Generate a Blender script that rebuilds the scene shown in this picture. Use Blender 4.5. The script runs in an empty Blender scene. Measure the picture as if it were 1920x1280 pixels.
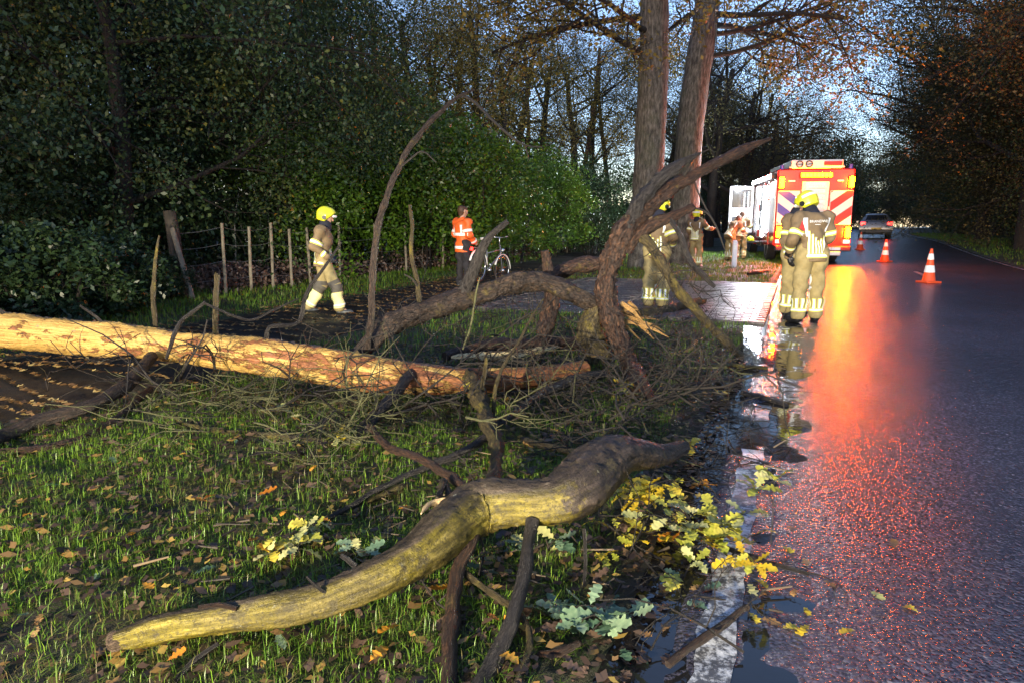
import bpy, math, random
import numpy as np
from mathutils import Vector, Matrix

# ------------------------------------------------------------------ camera, sky, light, exposure
R = math.radians
random.seed(7)
rng = np.random.default_rng(7)
SC = bpy.context.scene
COL = SC.collection
CAM_H, FPX, HORIZON = 1.40, 1280.0, 418.0          # eye height (m), focal length in photo pixels, horizon row
PITCH = math.atan((640 - HORIZON) / FPX)
cam_d = bpy.data.cameras.new('camera')
cam_d.sensor_width = 36.0
cam_d.lens = 24.0
cam_d.clip_start = 0.05
cam_d.clip_end = 600
cam = bpy.data.objects.new('camera', cam_d)
COL.objects.link(cam)
cam.location = (0, 0, CAM_H)
cam.rotation_euler = (R(90) - PITCH, 0, 0)
SC.camera = cam

SUN_EL, SUN_AZ = 9.0, 205.0                         # dusk: the low sun has gone behind the camera and the wood
world = bpy.data.worlds.new('World')
SC.world = world
world.use_nodes = True
wn = world.node_tree
wn.nodes.clear()
sky = wn.nodes.new('ShaderNodeTexSky')
sky.sky_type = 'NISHITA'
sky.sun_disc = False
sky.sun_elevation = R(SUN_EL)
sky.sun_rotation = R(SUN_AZ)
sky.ozone_density = 2.0
sky.dust_density = 0.3
tint = wn.nodes.new('ShaderNodeMix')
tint.data_type = 'RGBA'
tint.blend_type = 'MULTIPLY'
tint.inputs[0].default_value = 1.0
tint.inputs[7].default_value = (1.00, 0.95, 1.14, 1)  # cool white balance of the evening exposure
bg = wn.nodes.new('ShaderNodeBackground')
bg.inputs[1].default_value = 0.15
wo = wn.nodes.new('ShaderNodeOutputWorld')
wn.links.new(sky.outputs[0], tint.inputs[6])
wn.links.new(tint.outputs[2], bg.inputs[0])
wn.links.new(bg.outputs[0], wo.inputs[0])

sun_d = bpy.data.lights.new('sun', 'SUN')
sun_d.energy = 0.02
sun_d.angle = R(20)
sun_d.color = (1.0, 0.85, 0.7)
sun = bpy.data.objects.new('sun', sun_d)
COL.objects.link(sun)
sun.rotation_euler = (R(90 - SUN_EL), 0, R(180 - SUN_AZ))

# the headlamps of a vehicle standing behind the photographer (their beam lies on the log, the verge and the crew)
def spot(name, loc, target, power, size, blend, color, radius=0.09, high=1.0, low=1.0):
    d = bpy.data.lights.new(name, 'SPOT')
    d.energy = power
    d.spot_size = R(size)
    d.spot_blend = blend
    d.color = color
    d.shadow_soft_size = radius
    o = bpy.data.objects.new(name, d)
    COL.objects.link(o)
    o.location = loc
    o.rotation_euler = (Vector(target) - Vector(loc)).to_track_quat('-Z', 'Y').to_euler()
    # dipped beam: brightest just under a level cut-off, little above it, less towards the ground close by
    d.use_nodes = True
    nt = d.node_tree
    em = nt.nodes['Emission']
    tc = nt.nodes.new('ShaderNodeTexCoord')
    sp = nt.nodes.new('ShaderNodeSeparateXYZ')
    rp = nt.nodes.new('ShaderNodeValToRGB')
    ma = nt.nodes.new('ShaderNodeMath')
    ma.operation = 'MULTIPLY_ADD'
    ma.inputs[1].default_value = 1.0
    ma.inputs[2].default_value = 0.5
    nt.links.new(tc.outputs['Normal'], sp.inputs[0])
    nt.links.new(sp.outputs[1], ma.inputs[0])
    nt.links.new(ma.outputs[0], rp.inputs[0])
    e = rp.color_ramp.elements
    for q, v in ((0.26, 0.8 * low), (0.40, 1.0 * low), (0.465, 1.0), (0.495, 1.0), (0.525, 0.28 * high), (0.56, 0.16 * high), (0.80, 0.08 * high)):
        k = e.new(q)
        k.color = (v, v, v, 1)
    e[0].color = (0.5 * low,) * 3 + (1,)
    e[-1].color = (0.02, 0.02, 0.02, 1)
    nt.links.new(rp.outputs[0], em.inputs['Strength'])
    return o
WARM = (1.0, 0.86, 0.60)
spot('headlamp', (-4.6, -5.6, 1.75), (-1.0, 9.0, 1.25), 5400, 80, 0.5, WARM, high=0.35, low=1.1)
spot('headlamp', (-3.0, -6.0, 1.75), (5.0, 10.0, 1.35), 5400, 82, 0.5, (1.0, 0.91, 0.72), high=5.0, low=0.40)

vs = SC.view_settings
vs.view_transform = 'Standard'
vs.look = 'None'
vs.gamma = 1.0
vs.exposure = 1.2
vs.use_curve_mapping = False
SC.cycles.use_denoising = True
SC.cycles.max_bounces = 6
SC.cycles.transparent_max_bounces = 6
SC.cycles.sample_clamp_indirect = 6.0
SC.cycles.use_light_tree = True

# ------------------------------------------------------------------ photo pixels to places
CP, SP = math.cos(PITCH), math.sin(PITCH)
def ray(px, py):
    u, v = (px - 960) / FPX, (640 - py) / FPX
    return Vector((u, CP + v * SP, -SP + v * CP))
def PZ(px, py, z=0.0):                               # the point at height z
    d = ray(px, py)
    t = (z - CAM_H) / d.z
    return Vector((d.x * t, d.y * t, z))
def PY(px, py, Y):                                   # the point at distance Y
    d = ray(px, py)
    t = Y / d.y
    return Vector((d.x * t, Y, CAM_H + d.z * t))
def XP(px, Y):                                       # sideways position of column px at distance Y (horizon row)
    d = ray(px, HORIZON)
    return d.x / d.y * Y

# ------------------------------------------------------------------ the road's own frame: a along it, l to the right of its left edge
TH = R(22.4)
O0 = PZ(1297, 1280)
ST, CT = math.sin(TH), math.cos(TH)
def bend(a):
    return 0.00085 * np.maximum(0, np.asarray(a) - 12.0) ** 2
def to_ab(x, y):
    dx, dy = np.asarray(x) - O0.x, np.asarray(y) - O0.y
    a = dx * ST + dy * CT
    return a, dx * CT - dy * ST - bend(a)
def from_ab(a, l):
    l = np.asarray(l) + bend(a)
    return O0.x + np.asarray(a) * ST + l * CT, O0.y + np.asarray(a) * CT - l * ST
def smooth(e0, e1, x):
    t = np.clip((np.asarray(x, float) - e0) / (e1 - e0), 0, 1)
    return t * t * (3 - 2 * t)
def wob(x, y, s=1.0, k=0):                           # cheap smooth noise in -1..1
    x, y = np.asarray(x) * s + 13.1 * k, np.asarray(y) * s - 7.7 * k
    return (np.sin(1.7 * x + 0.6 * np.sin(2.3 * y)) + np.sin(2.9 * y + 1.1 * np.sin(1.3 * x + 2)) +
            0.6 * np.sin(4.7 * x - 3.1 * y) + 0.5 * np.sin(6.1 * y + 5.3 * x + 1)) / 3.1
def road_z(a):
    return 0.42 * smooth(22, 44, a)
ROAD_L, ROAD_R = -0.16, 6.75
def gz(x, y):                                        # height of the ground
    a, l = to_ab(x, y)
    z = road_z(a)
    off = np.where(l < ROAD_L, ROAD_L - l, np.where(l > ROAD_R, l - ROAD_R, 0.0))
    on = np.clip(off / 1.2, 0, 1)
    z = z + on * (0.035 * wob(x, y, 1.1) + 0.02 * wob(x, y, 3.3, 2)) + 0.02 * np.clip(off / 0.25, 0, 1)
    z = z + np.where(l > ROAD_R, 0.5 * smooth(3, 9, off), 0.55 * smooth(13.5, 24, off))
    return np.where(off <= 0, road_z(a) - 0.04, z)
def gz1(x, y):
    return float(gz(x, y))
def GP(px, py):                                      # where the pixel's ray meets the ground
    z = 0.0
    for _ in range(12):
        p = PZ(px, py, min(z, CAM_H - 0.2))
        z = gz1(p.x, p.y)
    return Vector((p.x, p.y, z))

# ------------------------------------------------------------------ mesh helpers
def link(o):
    COL.objects.link(o)
    return o
def empty(name, loc=(0, 0, 0), rz=0.0):
    o = bpy.data.objects.new(name, None)
    o.empty_display_size = 0.1
    o.location = loc
    o.rotation_euler = (0, 0, rz)
    return link(o)
def tag(o, label=None, cat=None, group=None, kind=None):
    for k, v in (('label', label), ('category', cat), ('group', group), ('kind', kind)):
        if v:
            o[k] = v
    return o
class MB:
    """collects faces, builds ONE mesh object"""
    def __init__(s):
        s.v, s.f, s.m, s.uv, s.mi = [], [], [], [], 0
    def add(s, verts, faces, uvs=None):
        b = len(s.v)
        s.v.extend([tuple(p) for p in verts])
        for k, f in enumerate(faces):
            s.f.append([b + i for i in f])
            s.m.append(s.mi)
            s.uv.append(uvs[k] if uvs else [(0, 0)] * len(f))
        return s
    def box(s, lo, hi, M=None):
        x0, y0, z0 = lo
        x1, y1, z1 = hi
        v = [(x0, y0, z0), (x1, y0, z0), (x1, y1, z0), (x0, y1, z0), (x0, y0, z1), (x1, y0, z1), (x1, y1, z1), (x0, y1, z1)]
        if M is not None:
            v = [M @ Vector(p) for p in v]
        return s.add(v, [(0, 3, 2, 1), (4, 5, 6, 7), (0, 1, 5, 4), (1, 2, 6, 5), (2, 3, 7, 6), (3, 0, 4, 7)])
    def cbox(s, c, size, M=None):
        return s.box([c[i] - size[i] / 2 for i in range(3)], [c[i] + size[i] / 2 for i in range(3)], M)
    def bevbox(s, lo, hi, b=0.02):
        """box whose vertical and horizontal edges are chamfered"""
        x0, y0, z0 = lo
        x1, y1, z1 = hi
        rings = []
        for z, e in ((z0, b), (z0 + b, 0), (z1 - b, 0), (z1, b)):
            rings.append([(x0 + b + e * 0, y0 + e, z), (x1 - b, y0 + e, z), (x1 - e, y0 + b, z), (x1 - e, y1 - b, z),
                          (x1 - b, y1 - e, z), (x0 + b, y1 - e, z), (x0 + e, y1 - b, z), (x0 + e, y0 + b, z)])
        return s.loft(rings)
    def loft(s, rings, caps=True, closed=True):
        n = len(rings[0])
        v = [p for r in rings for p in r]
        f = []
        for i in range(len(rings) - 1):
            for j in range(n if closed else n - 1):
                k = (j + 1) % n
                f.append((i * n + j, i * n + k, (i + 1) * n + k, (i + 1) * n + j))
        if caps:
            f.append(tuple(range(n - 1, -1, -1)))
            f.append(tuple((len(rings) - 1) * n + j for j in range(n)))
        return s.add(v, f)
    def cyl(s, a, b, r0, r1=None, n=12, caps=True):
        a, b = Vector(a), Vector(b)
        r1 = r0 if r1 is None else r1
        d = (b - a).normalized()
        u = d.orthogonal().normalized()
        w = d.cross(u)
        rings = []
        for p, r in ((a, r0), (b, r1)):
            rings.append([p + (u * math.cos(t) + w * math.sin(t)) * r for t in [2 * math.pi * j / n for j in range(n)]])
        return s.loft(rings, caps)
    def lathe(s, prof, n=20, M=None):
        rings = [[Vector((r * math.cos(2 * math.pi * j / n), r * math.sin(2 * math.pi * j / n), z)) for j in range(n)] for r, z in prof]
        if M is not None:
            rings = [[M @ p for p in q] for q in rings]
        return s.loft(rings)
    def ell(s, c, rad, n=12, m=8):
        rings = []
        for i in range(m + 1):
            ph = math.pi * (i + 0.02 if i == 0 else i - 0.02 if i == m else i) / m
            rings.append([(c[0] + rad[0] * math.sin(ph) * math.cos(2 * math.pi * j / n),
                           c[1] + rad[1] * math.sin(ph) * math.sin(2 * math.pi * j / n),
                           c[2] - rad[2] * math.cos(ph)) for j in range(n)])
        return s.loft(rings)
    def torus(s, c, ax, Rr, r, n=28, m=6):
        ax = Vector(ax).normalized()
        u = ax.orthogonal().normalized()
        w = ax.cross(u)
        v, f = [], []
        for i in range(n):
            t = 2 * math.pi * i / n
            e = u * math.cos(t) + w * math.sin(t)
            for j in range(m):
                q = 2 * math.pi * j / m
                v.append(Vector(c) + e * (Rr + r * math.cos(q)) + ax * r * math.sin(q))
                f.append((i * m + j, ((i + 1) % n) * m + j, ((i + 1) % n) * m + (j + 1) % m, i * m + (j + 1) % m))
        return s.add(v, f)
    def pipe(s, pts, r, n=6):
        tube(s, pts, [r] * len(pts), n=n, rough=0, step=None)
        return s
    def build(s, name, mats, parent=None, smooth_=False, sharp=None):
        me = bpy.data.meshes.new(name)
        me.from_pydata(s.v, [], s.f)
        mats = mats if isinstance(mats, (list, tuple)) else [mats]
        for m in mats:
            me.materials.append(m)
        if len(mats) > 1:
            me.polygons.foreach_set('material_index', s.m)
        if any(u != (0, 0) for k in s.uv for u in k):
            uv = me.uv_layers.new(name='UVMap')
            uv.data.foreach_set('uv', [c for k in s.uv for u in k for c in u])
        if smooth_:
            me.polygons.foreach_set('use_smooth', [True] * len(me.polygons))
            if sharp:
                me.set_sharp_from_angle(angle=R(sharp))
        me.update()
        o = bpy.data.objects.new(name, me)
        o.parent = parent
        return link(o)
def arr_mesh(name, V, F, mat, parent=None, attr=None, smooth_=False):
    """mesh from arrays: V (n,3), F (m,k) with one k; attr = one float per face ('rnd')"""
    V, F = np.asarray(V, np.float32), np.asarray(F, np.int32)
    me = bpy.data.meshes.new(name)
    me.vertices.add(len(V))
    me.vertices.foreach_set('co', V.ravel())
    k = F.shape[1]
    me.loops.add(F.size)
    me.loops.foreach_set('vertex_index', F.ravel())
    me.polygons.add(len(F))
    me.polygons.foreach_set('loop_start', np.arange(0, F.size, k, dtype=np.int32))
    if attr is not None:
        at = me.attributes.new('rnd', 'FLOAT', 'FACE')
        at.data.foreach_set('value', np.asarray(attr, np.float32))
    if smooth_:
        me.polygons.foreach_set('use_smooth', np.ones(len(F), bool))
    for m in (mat if isinstance(mat, (list, tuple)) else [mat]):
        me.materials.append(m)
    me.update(calc_edges=True)
    me.validate()
    o = bpy.data.objects.new(name, me)
    o.parent = parent
    return link(o)
def copy_tree(o, parent=None):
    c = o.copy()
    link(c)
    c.parent = parent
    for ch in list(o.children):
        k = copy_tree(ch, c)
        k.matrix_parent_inverse = ch.matrix_parent_inverse.copy()
    return c
def catmull(P, step):
    """resample rows (x,y,z,r) along a smooth curve"""
    P = np.asarray(P, float)
    Q = np.vstack([2 * P[0] - P[1], P, 2 * P[-1] - P[-2]])
    out = []
    for i in range(1, len(Q) - 2):
        d = np.linalg.norm(Q[i + 1, :3] - Q[i, :3])
        n = max(1, int(math.ceil(d / step)))
        for k in range(n):
            t = k / n
            out.append(0.5 * (2 * Q[i] + (Q[i + 1] - Q[i - 1]) * t + (2 * Q[i - 1] - 5 * Q[i] + 4 * Q[i + 1] - Q[i + 2]) * t * t +
                              (-Q[i - 1] + 3 * Q[i] - 3 * Q[i + 1] + Q[i + 2]) * t ** 3))
    out.append(Q[-2])
    return np.array(out)
def tube(mb, pts, rad, n=10, rough=0.06, step=0.06, seed=0, ends=(True, True), jag=0.0, kink=0.0, crack=0.0, ease=0.9):
    """a round limb along pts; rough = uneven section, jag = torn end"""
    P = np.array([[*p, r] for p, r in zip(pts, rad)], float)
    C = catmull(P, step) if step else P
    m = len(C)
    if step and m > 9 and kink:                       # ease the bends between the given points
        for _ in range(int(2 + ease * P[:, 3].max() / step) * 2):
            C[1:-1] = 0.25 * C[:-2] + 0.5 * C[1:-1] + 0.25 * C[2:]
    if kink and m > 5:                                # living wood never runs straight: small bends, swellings at old knots
        rk = np.random.RandomState(seed * 7 + 1)
        sl = np.concatenate([[0], np.cumsum(np.linalg.norm(np.diff(C[:, :3], axis=0), axis=1))])
        rm = max(0.01, np.mean(C[:, 3]))
        fade = np.minimum(1, np.minimum(sl, sl[-1] - sl) / (3 * rm))
        for q in range(3):
            for w_, am in ((9.0, .55), (4.5, .3), (2.2, .13)):
                C[:, q] += kink * am * rm * np.sin(sl / (w_ * rm / 2.2) + rk.rand() * 6.28) * fade
        for q in range(max(1, int(sl[-1] / (7 * rm)))):
            C[:, 3] *= 1 + (0.05 + 0.2 * rk.rand()) * kink * 2 * np.exp(-((sl - rk.rand() * sl[-1]) / (1.1 * rm)) ** 2)
    T = np.gradient(C[:, :3], axis=0)
    T /= np.linalg.norm(T, axis=1)[:, None] + 1e-9
    u = np.cross(T[0], [0.3, 0.2, 0.93])
    u /= np.linalg.norm(u) + 1e-9
    ang = np.linspace(0, 2 * math.pi, n, endpoint=False)
    L = np.concatenate([[0], np.cumsum(np.linalg.norm(np.diff(C[:, :3], axis=0), axis=1))])
    rs = np.random.RandomState(seed * 17 + 3)
    ph = rs.rand(6) * 6.28
    V = []
    for i in range(m):
        u = u - T[i] * np.dot(u, T[i])
        u /= np.linalg.norm(u) + 1e-9
        w = np.cross(T[i], u)
        r = max(1e-4, C[i, 3])
        k = np.ones(n)
        if rough:
            s = L[i] / max(0.02, P[:, 3].max())
            k = 1 + rough * (0.5 * np.sin(2 * ang + ph[0] + 0.5 * s) + 0.4 * np.sin(3 * ang + ph[1] - 0.7 * s) + 0.35 * np.sin(5 * ang + ph[2] + 0.9 * s) +
                             0.5 * math.sin(0.9 * s + ph[3]) + 0.35 * math.sin(2.3 * s + ph[4])) + rough * 0.35 * rs.randn(n)
        if crack:                                     # ridges and furrows of bark
            s = L[i]
            rp = max(0.02, P[:, 3].max())
            k = k + crack * (np.abs(np.sin(ang * 4.5 + ph[5] + 1.5 * np.sin(s / rp * .8))) ** .5 - .7) * (0.6 + 0.4 * np.sin(s / rp * 2.1 + 3 * ang + ph[0])) + crack * .5 * rs.randn(n)
        off = np.zeros(n)
        if jag and i >= m - 1:
            off = jag * (rs.rand(n) - 0.3)
        V.append(C[i, :3] + (np.cos(ang)[:, None] * u + np.sin(ang)[:, None] * w) * (r * k)[:, None] + T[i] * off[:, None])
    V = np.concatenate(V)
    F, U = [], []
    for i in range(m - 1):
        for j in range(n):
            k = (j + 1) % n
            F.append((i * n + j, i * n + k, (i + 1) * n + k, (i + 1) * n + j))
            U.append([(j / n, L[i]), ((j + 1) / n, L[i]), ((j + 1) / n, L[i + 1]), (j / n, L[i + 1])])
    if ends[0]:
        F.append(tuple(range(n - 1, -1, -1)))
        U.append([(0.01, 0.01)] * n)
    if ends[1]:
        F.append(tuple((m - 1) * n + j for j in range(n)))
        U.append([(0.01, 0.01)] * n)
    mb.add(V.tolist(), F, U)
    return C

# ------------------------------------------------------------------ materials
MATS = {}
class NT:
    def __init__(s, name):
        s.m = bpy.data.materials.new(name)
        s.m.use_nodes = True
        s.t = s.m.node_tree
        s.b = s.t.nodes['Principled BSDF']
        s.out = s.t.nodes['Material Output']
        MATS[name] = s.m
    def n(s, t, **k):
        o = s.t.nodes.new(t)
        for a, b in k.items():
            setattr(o, a, b)
        return o
    def l(s, a, b):
        s.t.links.new(a, b)
    def coord(s, kind='Object'):
        return s.n('ShaderNodeTexCoord').outputs[kind]
    def noise(s, vec, scale, detail=4, rough=0.55, out=0):
        t = s.n('ShaderNodeTexNoise')
        t.inputs['Scale'].default_value = scale
        t.inputs['Detail'].default_value = detail
        t.inputs['Roughness'].default_value = rough
        if vec is not None:
            s.l(vec, t.inputs['Vector'])
        return t.outputs[out]
    def vor(s, vec, scale, feature='F1', out=0):
        t = s.n('ShaderNodeTexVoronoi', feature=feature)
        t.inputs['Scale'].default_value = scale
        s.l(vec, t.inputs['Vector'])
        return t.outputs[out]
    def mapping(s, vec, scale=(1, 1, 1), rot=(0, 0, 0)):
        t = s.n('ShaderNodeMapping')
        t.inputs['Scale'].default_value = scale
        t.inputs['Rotation'].default_value = rot
        s.l(vec, t.inputs['Vector'])
        return t.outputs[0]
    def ramp(s, fac, stops, interp='LINEAR'):
        t = s.n('ShaderNodeValToRGB')
        t.color_ramp.interpolation = interp
        e = t.color_ramp.elements
        while len(e) < len(stops):
            e.new(0.5)
        for k, (p, c) in enumerate(stops):
            e[k].position = p
            e[k].color = (*c, 1) if not isinstance(c, (int, float)) else (c, c, c, 1)
        s.l(fac, t.inputs[0])
        return t.outputs[0]
    def mix(s, fac, a, b, mode='MIX'):
        t = s.n('ShaderNodeMix', data_type='RGBA', blend_type=mode)
        for v, i in ((fac, 0), (a, 6), (b, 7)):
            if isinstance(v, (int, float)):
                t.inputs[i].default_value = v if i == 0 else (v, v, v, 1)
            elif isinstance(v, tuple):
                t.inputs[i].default_value = (*v, 1)
            else:
                s.l(v, t.inputs[i])
        return t.outputs[2]
    def math(s, op, a, b=0.0):
        t = s.n('ShaderNodeMath', operation=op)
        for v, i in ((a, 0), (b, 1)):
            if isinstance(v, (int, float)):
                t.inputs[i].default_value = v
            else:
                s.l(v, t.inputs[i])
        return t.outputs[0]
    def bump(s, h, strength=0.5, dist=0.02, normal=None):
        t = s.n('ShaderNodeBump')
        t.inputs['Strength'].default_value = strength
        t.inputs['Distance'].default_value = dist
        s.l(h, t.inputs['Height'])
        if normal is not None:
            s.l(normal, t.inputs['Normal'])
        return t.outputs[0]
    def set(s, **k):
        for a, v in k.items():
            i = s.b.inputs[{'col': 'Base Color', 'rough': 'Roughness', 'nor': 'Normal', 'spec': 'Specular IOR Level', 'metal': 'Metallic',
                            'coat': 'Coat Weight', 'trans': 'Transmission Weight', 'emit': 'Emission Color', 'estr': 'Emission Strength'}[a]]
            if isinstance(v, (int, float)):
                i.default_value = v
            elif isinstance(v, tuple):
                i.default_value = (*v, 1)
            else:
                s.l(v, i)
        return s
def plain(name, col, rough=0.6, var=0.12, scale=9.0, metal=0.0, bump=0.0, spec=0.5, coat=0.0):
    m = NT(name)
    c = m.coord()
    nz = m.noise(c, scale, 5)
    k = m.ramp(nz, [(0.3, tuple(x * (1 - var) for x in col)), (0.7, tuple(min(1, x * (1 + var)) for x in col))])
    m.set(col=k, rough=rough, metal=metal, spec=spec, coat=coat)
    if bump:
        m.set(nor=m.bump(m.noise(c, scale * 3, 4), bump, 0.01))
    return m.m
def emitter(name, col, strength):
    m = NT(name)
    m.set(col=tuple(min(0.8, c) for c in col), emit=col, estr=strength, rough=0.3)
    return m.m
def leafmat(name, stops, rough=0.45, trans=0.3, spec=0.4):
    m = NT(name)
    a = m.n('ShaderNodeAttribute', attribute_name='rnd')
    c = m.ramp(a.outputs['Fac'], stops)
    m.set(col=c, rough=rough, spec=spec)
    t = m.n('ShaderNodeBsdfTranslucent')
    m.l(c, t.inputs[0])
    x = m.n('ShaderNodeMixShader')
    x.inputs[0].default_value = trans
    m.l(m.b.outputs[0], x.inputs[1])
    m.l(t.outputs[0], x.inputs[2])
    m.l(x.outputs[0], m.out.inputs[0])
    return m.m

def make_soil():
    m = NT('soil')
    c = m.coord()
    n1 = m.noise(c, 1.3, 6, 0.6)
    n2 = m.noise(c, 22, 5, 0.7)
    base = m.ramp(n2, [(0.25, (0.010, 0.008, 0.005)), (0.55, (0.035, 0.026, 0.016)), (0.8, (0.075, 0.056, 0.034))])
    green = m.ramp(n2, [(0.3, (0.012, 0.022, 0.005)), (0.7, (0.045, 0.075, 0.014))])
    k = m.mix(m.ramp(n1, [(0.42, 0), (0.6, 0.8)]), base, green)
    m.set(col=k, rough=m.ramp(n1, [(0.3, 0.45), (0.7, 0.85)]), nor=m.bump(m.noise(c, 45, 6, 0.75), 0.9, 0.03))
    return m.m
def make_asphalt():
    m = NT('wet_asphalt')
    c = m.coord()
    v = m.vor(c, 75)
    vc = m.vor(c, 75, out=1)
    n1 = m.noise(c, 0.55, 5, 0.6)
    n2 = m.noise(c, 60, 3, 0.6)
    g = m.ramp(vc, [(0.0, (0.014, 0.013, 0.022)), (0.6, (0.045, 0.042, 0.062)), (0.93, (0.10, 0.095, 0.12)), (1.0, (0.30, 0.28, 0.28))])
    wear = m.ramp(n1, [(0.35, 0.75), (0.65, 1.15)])
    m.set(col=m.mix(1.0, g, wear, 'MULTIPLY'), rough=m.math('ADD', m.math('MULTIPLY', n1, 0.10), 0.20), spec=0.85)
    hb = m.math('ADD', m.math('MULTIPLY', v, -0.6), m.math('MULTIPLY', n2, 0.6))
    m.set(nor=m.bump(hb, 0.6, 0.014))
    return m.m
def make_path():
    m = NT('wet_path')
    c = m.coord()
    n1 = m.noise(c, 0.9, 6, 0.65)
    n2 = m.noise(c, 40, 4, 0.7)
    k = m.ramp(n2, [(0.25, (0.006, 0.006, 0.006)), (0.7, (0.024, 0.022, 0.020)), (0.9, (0.05, 0.046, 0.04))])
    m.set(col=k, rough=m.ramp(n1, [(0.35, 0.38), (0.65, 0.75)]), nor=m.bump(n2, 0.5, 0.012), spec=0.22)
    return m.m
def make_paint():
    m = NT('road_paint')
    c = m.coord()
    n1 = m.math('ADD', m.math('MULTIPLY', m.noise(c, 26, 6, 0.8), 0.62), m.math('MULTIPLY', m.noise(c, 2.6, 4, 0.7), 0.38))
    k = m.ramp(n1, [(0.47, (0.07, 0.07, 0.075)), (0.52, (0.40, 0.41, 0.43)), (0.62, (0.66, 0.67, 0.70))])
    m.set(col=k, rough=0.32, nor=m.bump(m.noise(c, 70, 4), 0.3, 0.006))
    return m.m
def make_water():
    m = NT('puddle_water')
    c = m.coord()
    m.set(col=(0.012, 0.012, 0.012), rough=0.035, spec=0.6, nor=m.bump(m.noise(c, 14, 3), 0.12, 0.006))
    return m.m
def make_bark(name, dark, mid, light, moss=None, moss_amt=0.5, sc=1.0, wet=0.5):
    m = NT(name)
    c = m.coord()
    u = m.coord('UV')
    n1 = m.noise(m.mapping(u, (9 * sc, 5.0 * sc, 1)), 2.2, 8, 0.75)
    n3 = m.noise(m.mapping(u, (16 * sc, 7.0 * sc, 1)), 3.0, 6, 0.8)
    n2 = m.noise(c, 6 * sc, 6, 0.7)
    fine = m.noise(c, 60 * sc, 5, 0.75)
    lev = m.math('ADD', m.math('MULTIPLY', n1, 0.55), m.math('MULTIPLY', n3, 0.45))
    k = m.ramp(lev, [(0.36, dark), (0.50, mid), (0.64, light)])
    if moss:
        k = m.mix(m.ramp(n2, [(0.62 - 0.3 * moss_amt, 0), (0.74 - 0.3 * moss_amt, 0.9)]), k, m.mix(lev, tuple(x * 0.3 for x in moss), tuple(x * 1.3 for x in moss)))
    k = m.mix(m.ramp(fine, [(0.35, 0.75), (0.5, 0)]), k, tuple(x * 0.6 for x in dark))
    crev = m.ramp(n3, [(0.34, 0.0), (0.46, 1.0)])
    h = m.math('ADD', m.math('ADD', m.math('MULTIPLY', n1, 0.8), m.math('MULTIPLY', crev, 0.35)), m.math('MULTIPLY', fine, 0.25))
    m.set(col=k, rough=m.ramp(n2, [(0.3, max(0.2, wet - 0.12)), (0.7, min(1, wet + 0.2))]), nor=m.bump(h, 0.9, 0.03 / sc), spec=0.4)
    return m.m
def make_stripped():
    m = NT('stripped_wood')
    u = m.coord('UV')
    c = m.coord()
    gr = m.noise(m.mapping(u, (34, 1.6, 1)), 2.0, 6, 0.65)
    wood = m.ramp(gr, [(0.30, (0.16, 0.085, 0.022)), (0.42, (0.38, 0.225, 0.06)), (0.55, (0.50, 0.32, 0.09)), (0.72, (0.62, 0.45, 0.18))])
    pt = m.noise(m.mapping(u, (4.5, 1.6, 1)), 2.1, 6, 0.68)
    lng = m.noise(m.mapping(u, (1, 0.45, 1)), 1.0, 2)
    red = m.ramp(gr, [(0.3, (0.10, 0.030, 0.012)), (0.7, (0.34, 0.14, 0.055))])
    gry = m.ramp(m.noise(c, 35, 4), [(0.3, (0.045, 0.038, 0.03)), (0.7, (0.21, 0.19, 0.16))])
    # bark still clings in patches, more of it towards the crown end (u runs round, v along in metres)
    sep = m.n('ShaderNodeSeparateXYZ')
    m.l(u, sep.inputs[0])
    far = m.math('MULTIPLY', m.math('SUBTRACT', sep.outputs[1], 3.2), 0.035)
    thr = m.math('ADD', pt, m.math('MULTIPLY', m.math('ADD', far, m.math('MULTIPLY', m.math('SUBTRACT', lng, 0.5), 0.25)), 1.0))
    drk = m.noise(m.mapping(u, (11, 0.9, 1)), 2.4, 7, 0.75)
    wood = m.mix(m.ramp(drk, [(0.55, 0), (0.66, 0.75)]), wood, (0.10, 0.055, 0.018))
    wood = m.mix(m.ramp(m.noise(c, 90, 4, 0.7), [(0.33, 0.7), (0.45, 0)]), wood, (0.12, 0.06, 0.02))
    k = m.mix(m.ramp(thr, [(0.54, 0), (0.60, 1)]), wood, red)
    k = m.mix(m.ramp(m.noise(m.mapping(u, (5, 2.2, 1)), 3.1, 6, 0.7), [(0.60, 0), (0.68, 0.85)]), k, gry)
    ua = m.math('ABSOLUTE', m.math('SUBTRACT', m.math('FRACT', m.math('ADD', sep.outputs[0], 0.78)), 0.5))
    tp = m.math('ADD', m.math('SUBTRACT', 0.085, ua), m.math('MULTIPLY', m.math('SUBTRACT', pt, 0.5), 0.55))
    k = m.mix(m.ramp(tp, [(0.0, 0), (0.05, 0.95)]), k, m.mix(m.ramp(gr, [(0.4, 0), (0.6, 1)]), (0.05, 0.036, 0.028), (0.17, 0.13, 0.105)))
    h = m.math('ADD', m.math('MULTIPLY', gr, 0.45), m.ramp(thr, [(0.54, 0), (0.60, 0.8)]))
    m.set(col=k, rough=0.5, nor=m.bump(h, 0.9, 0.025), spec=0.35)
    return m.m
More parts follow.
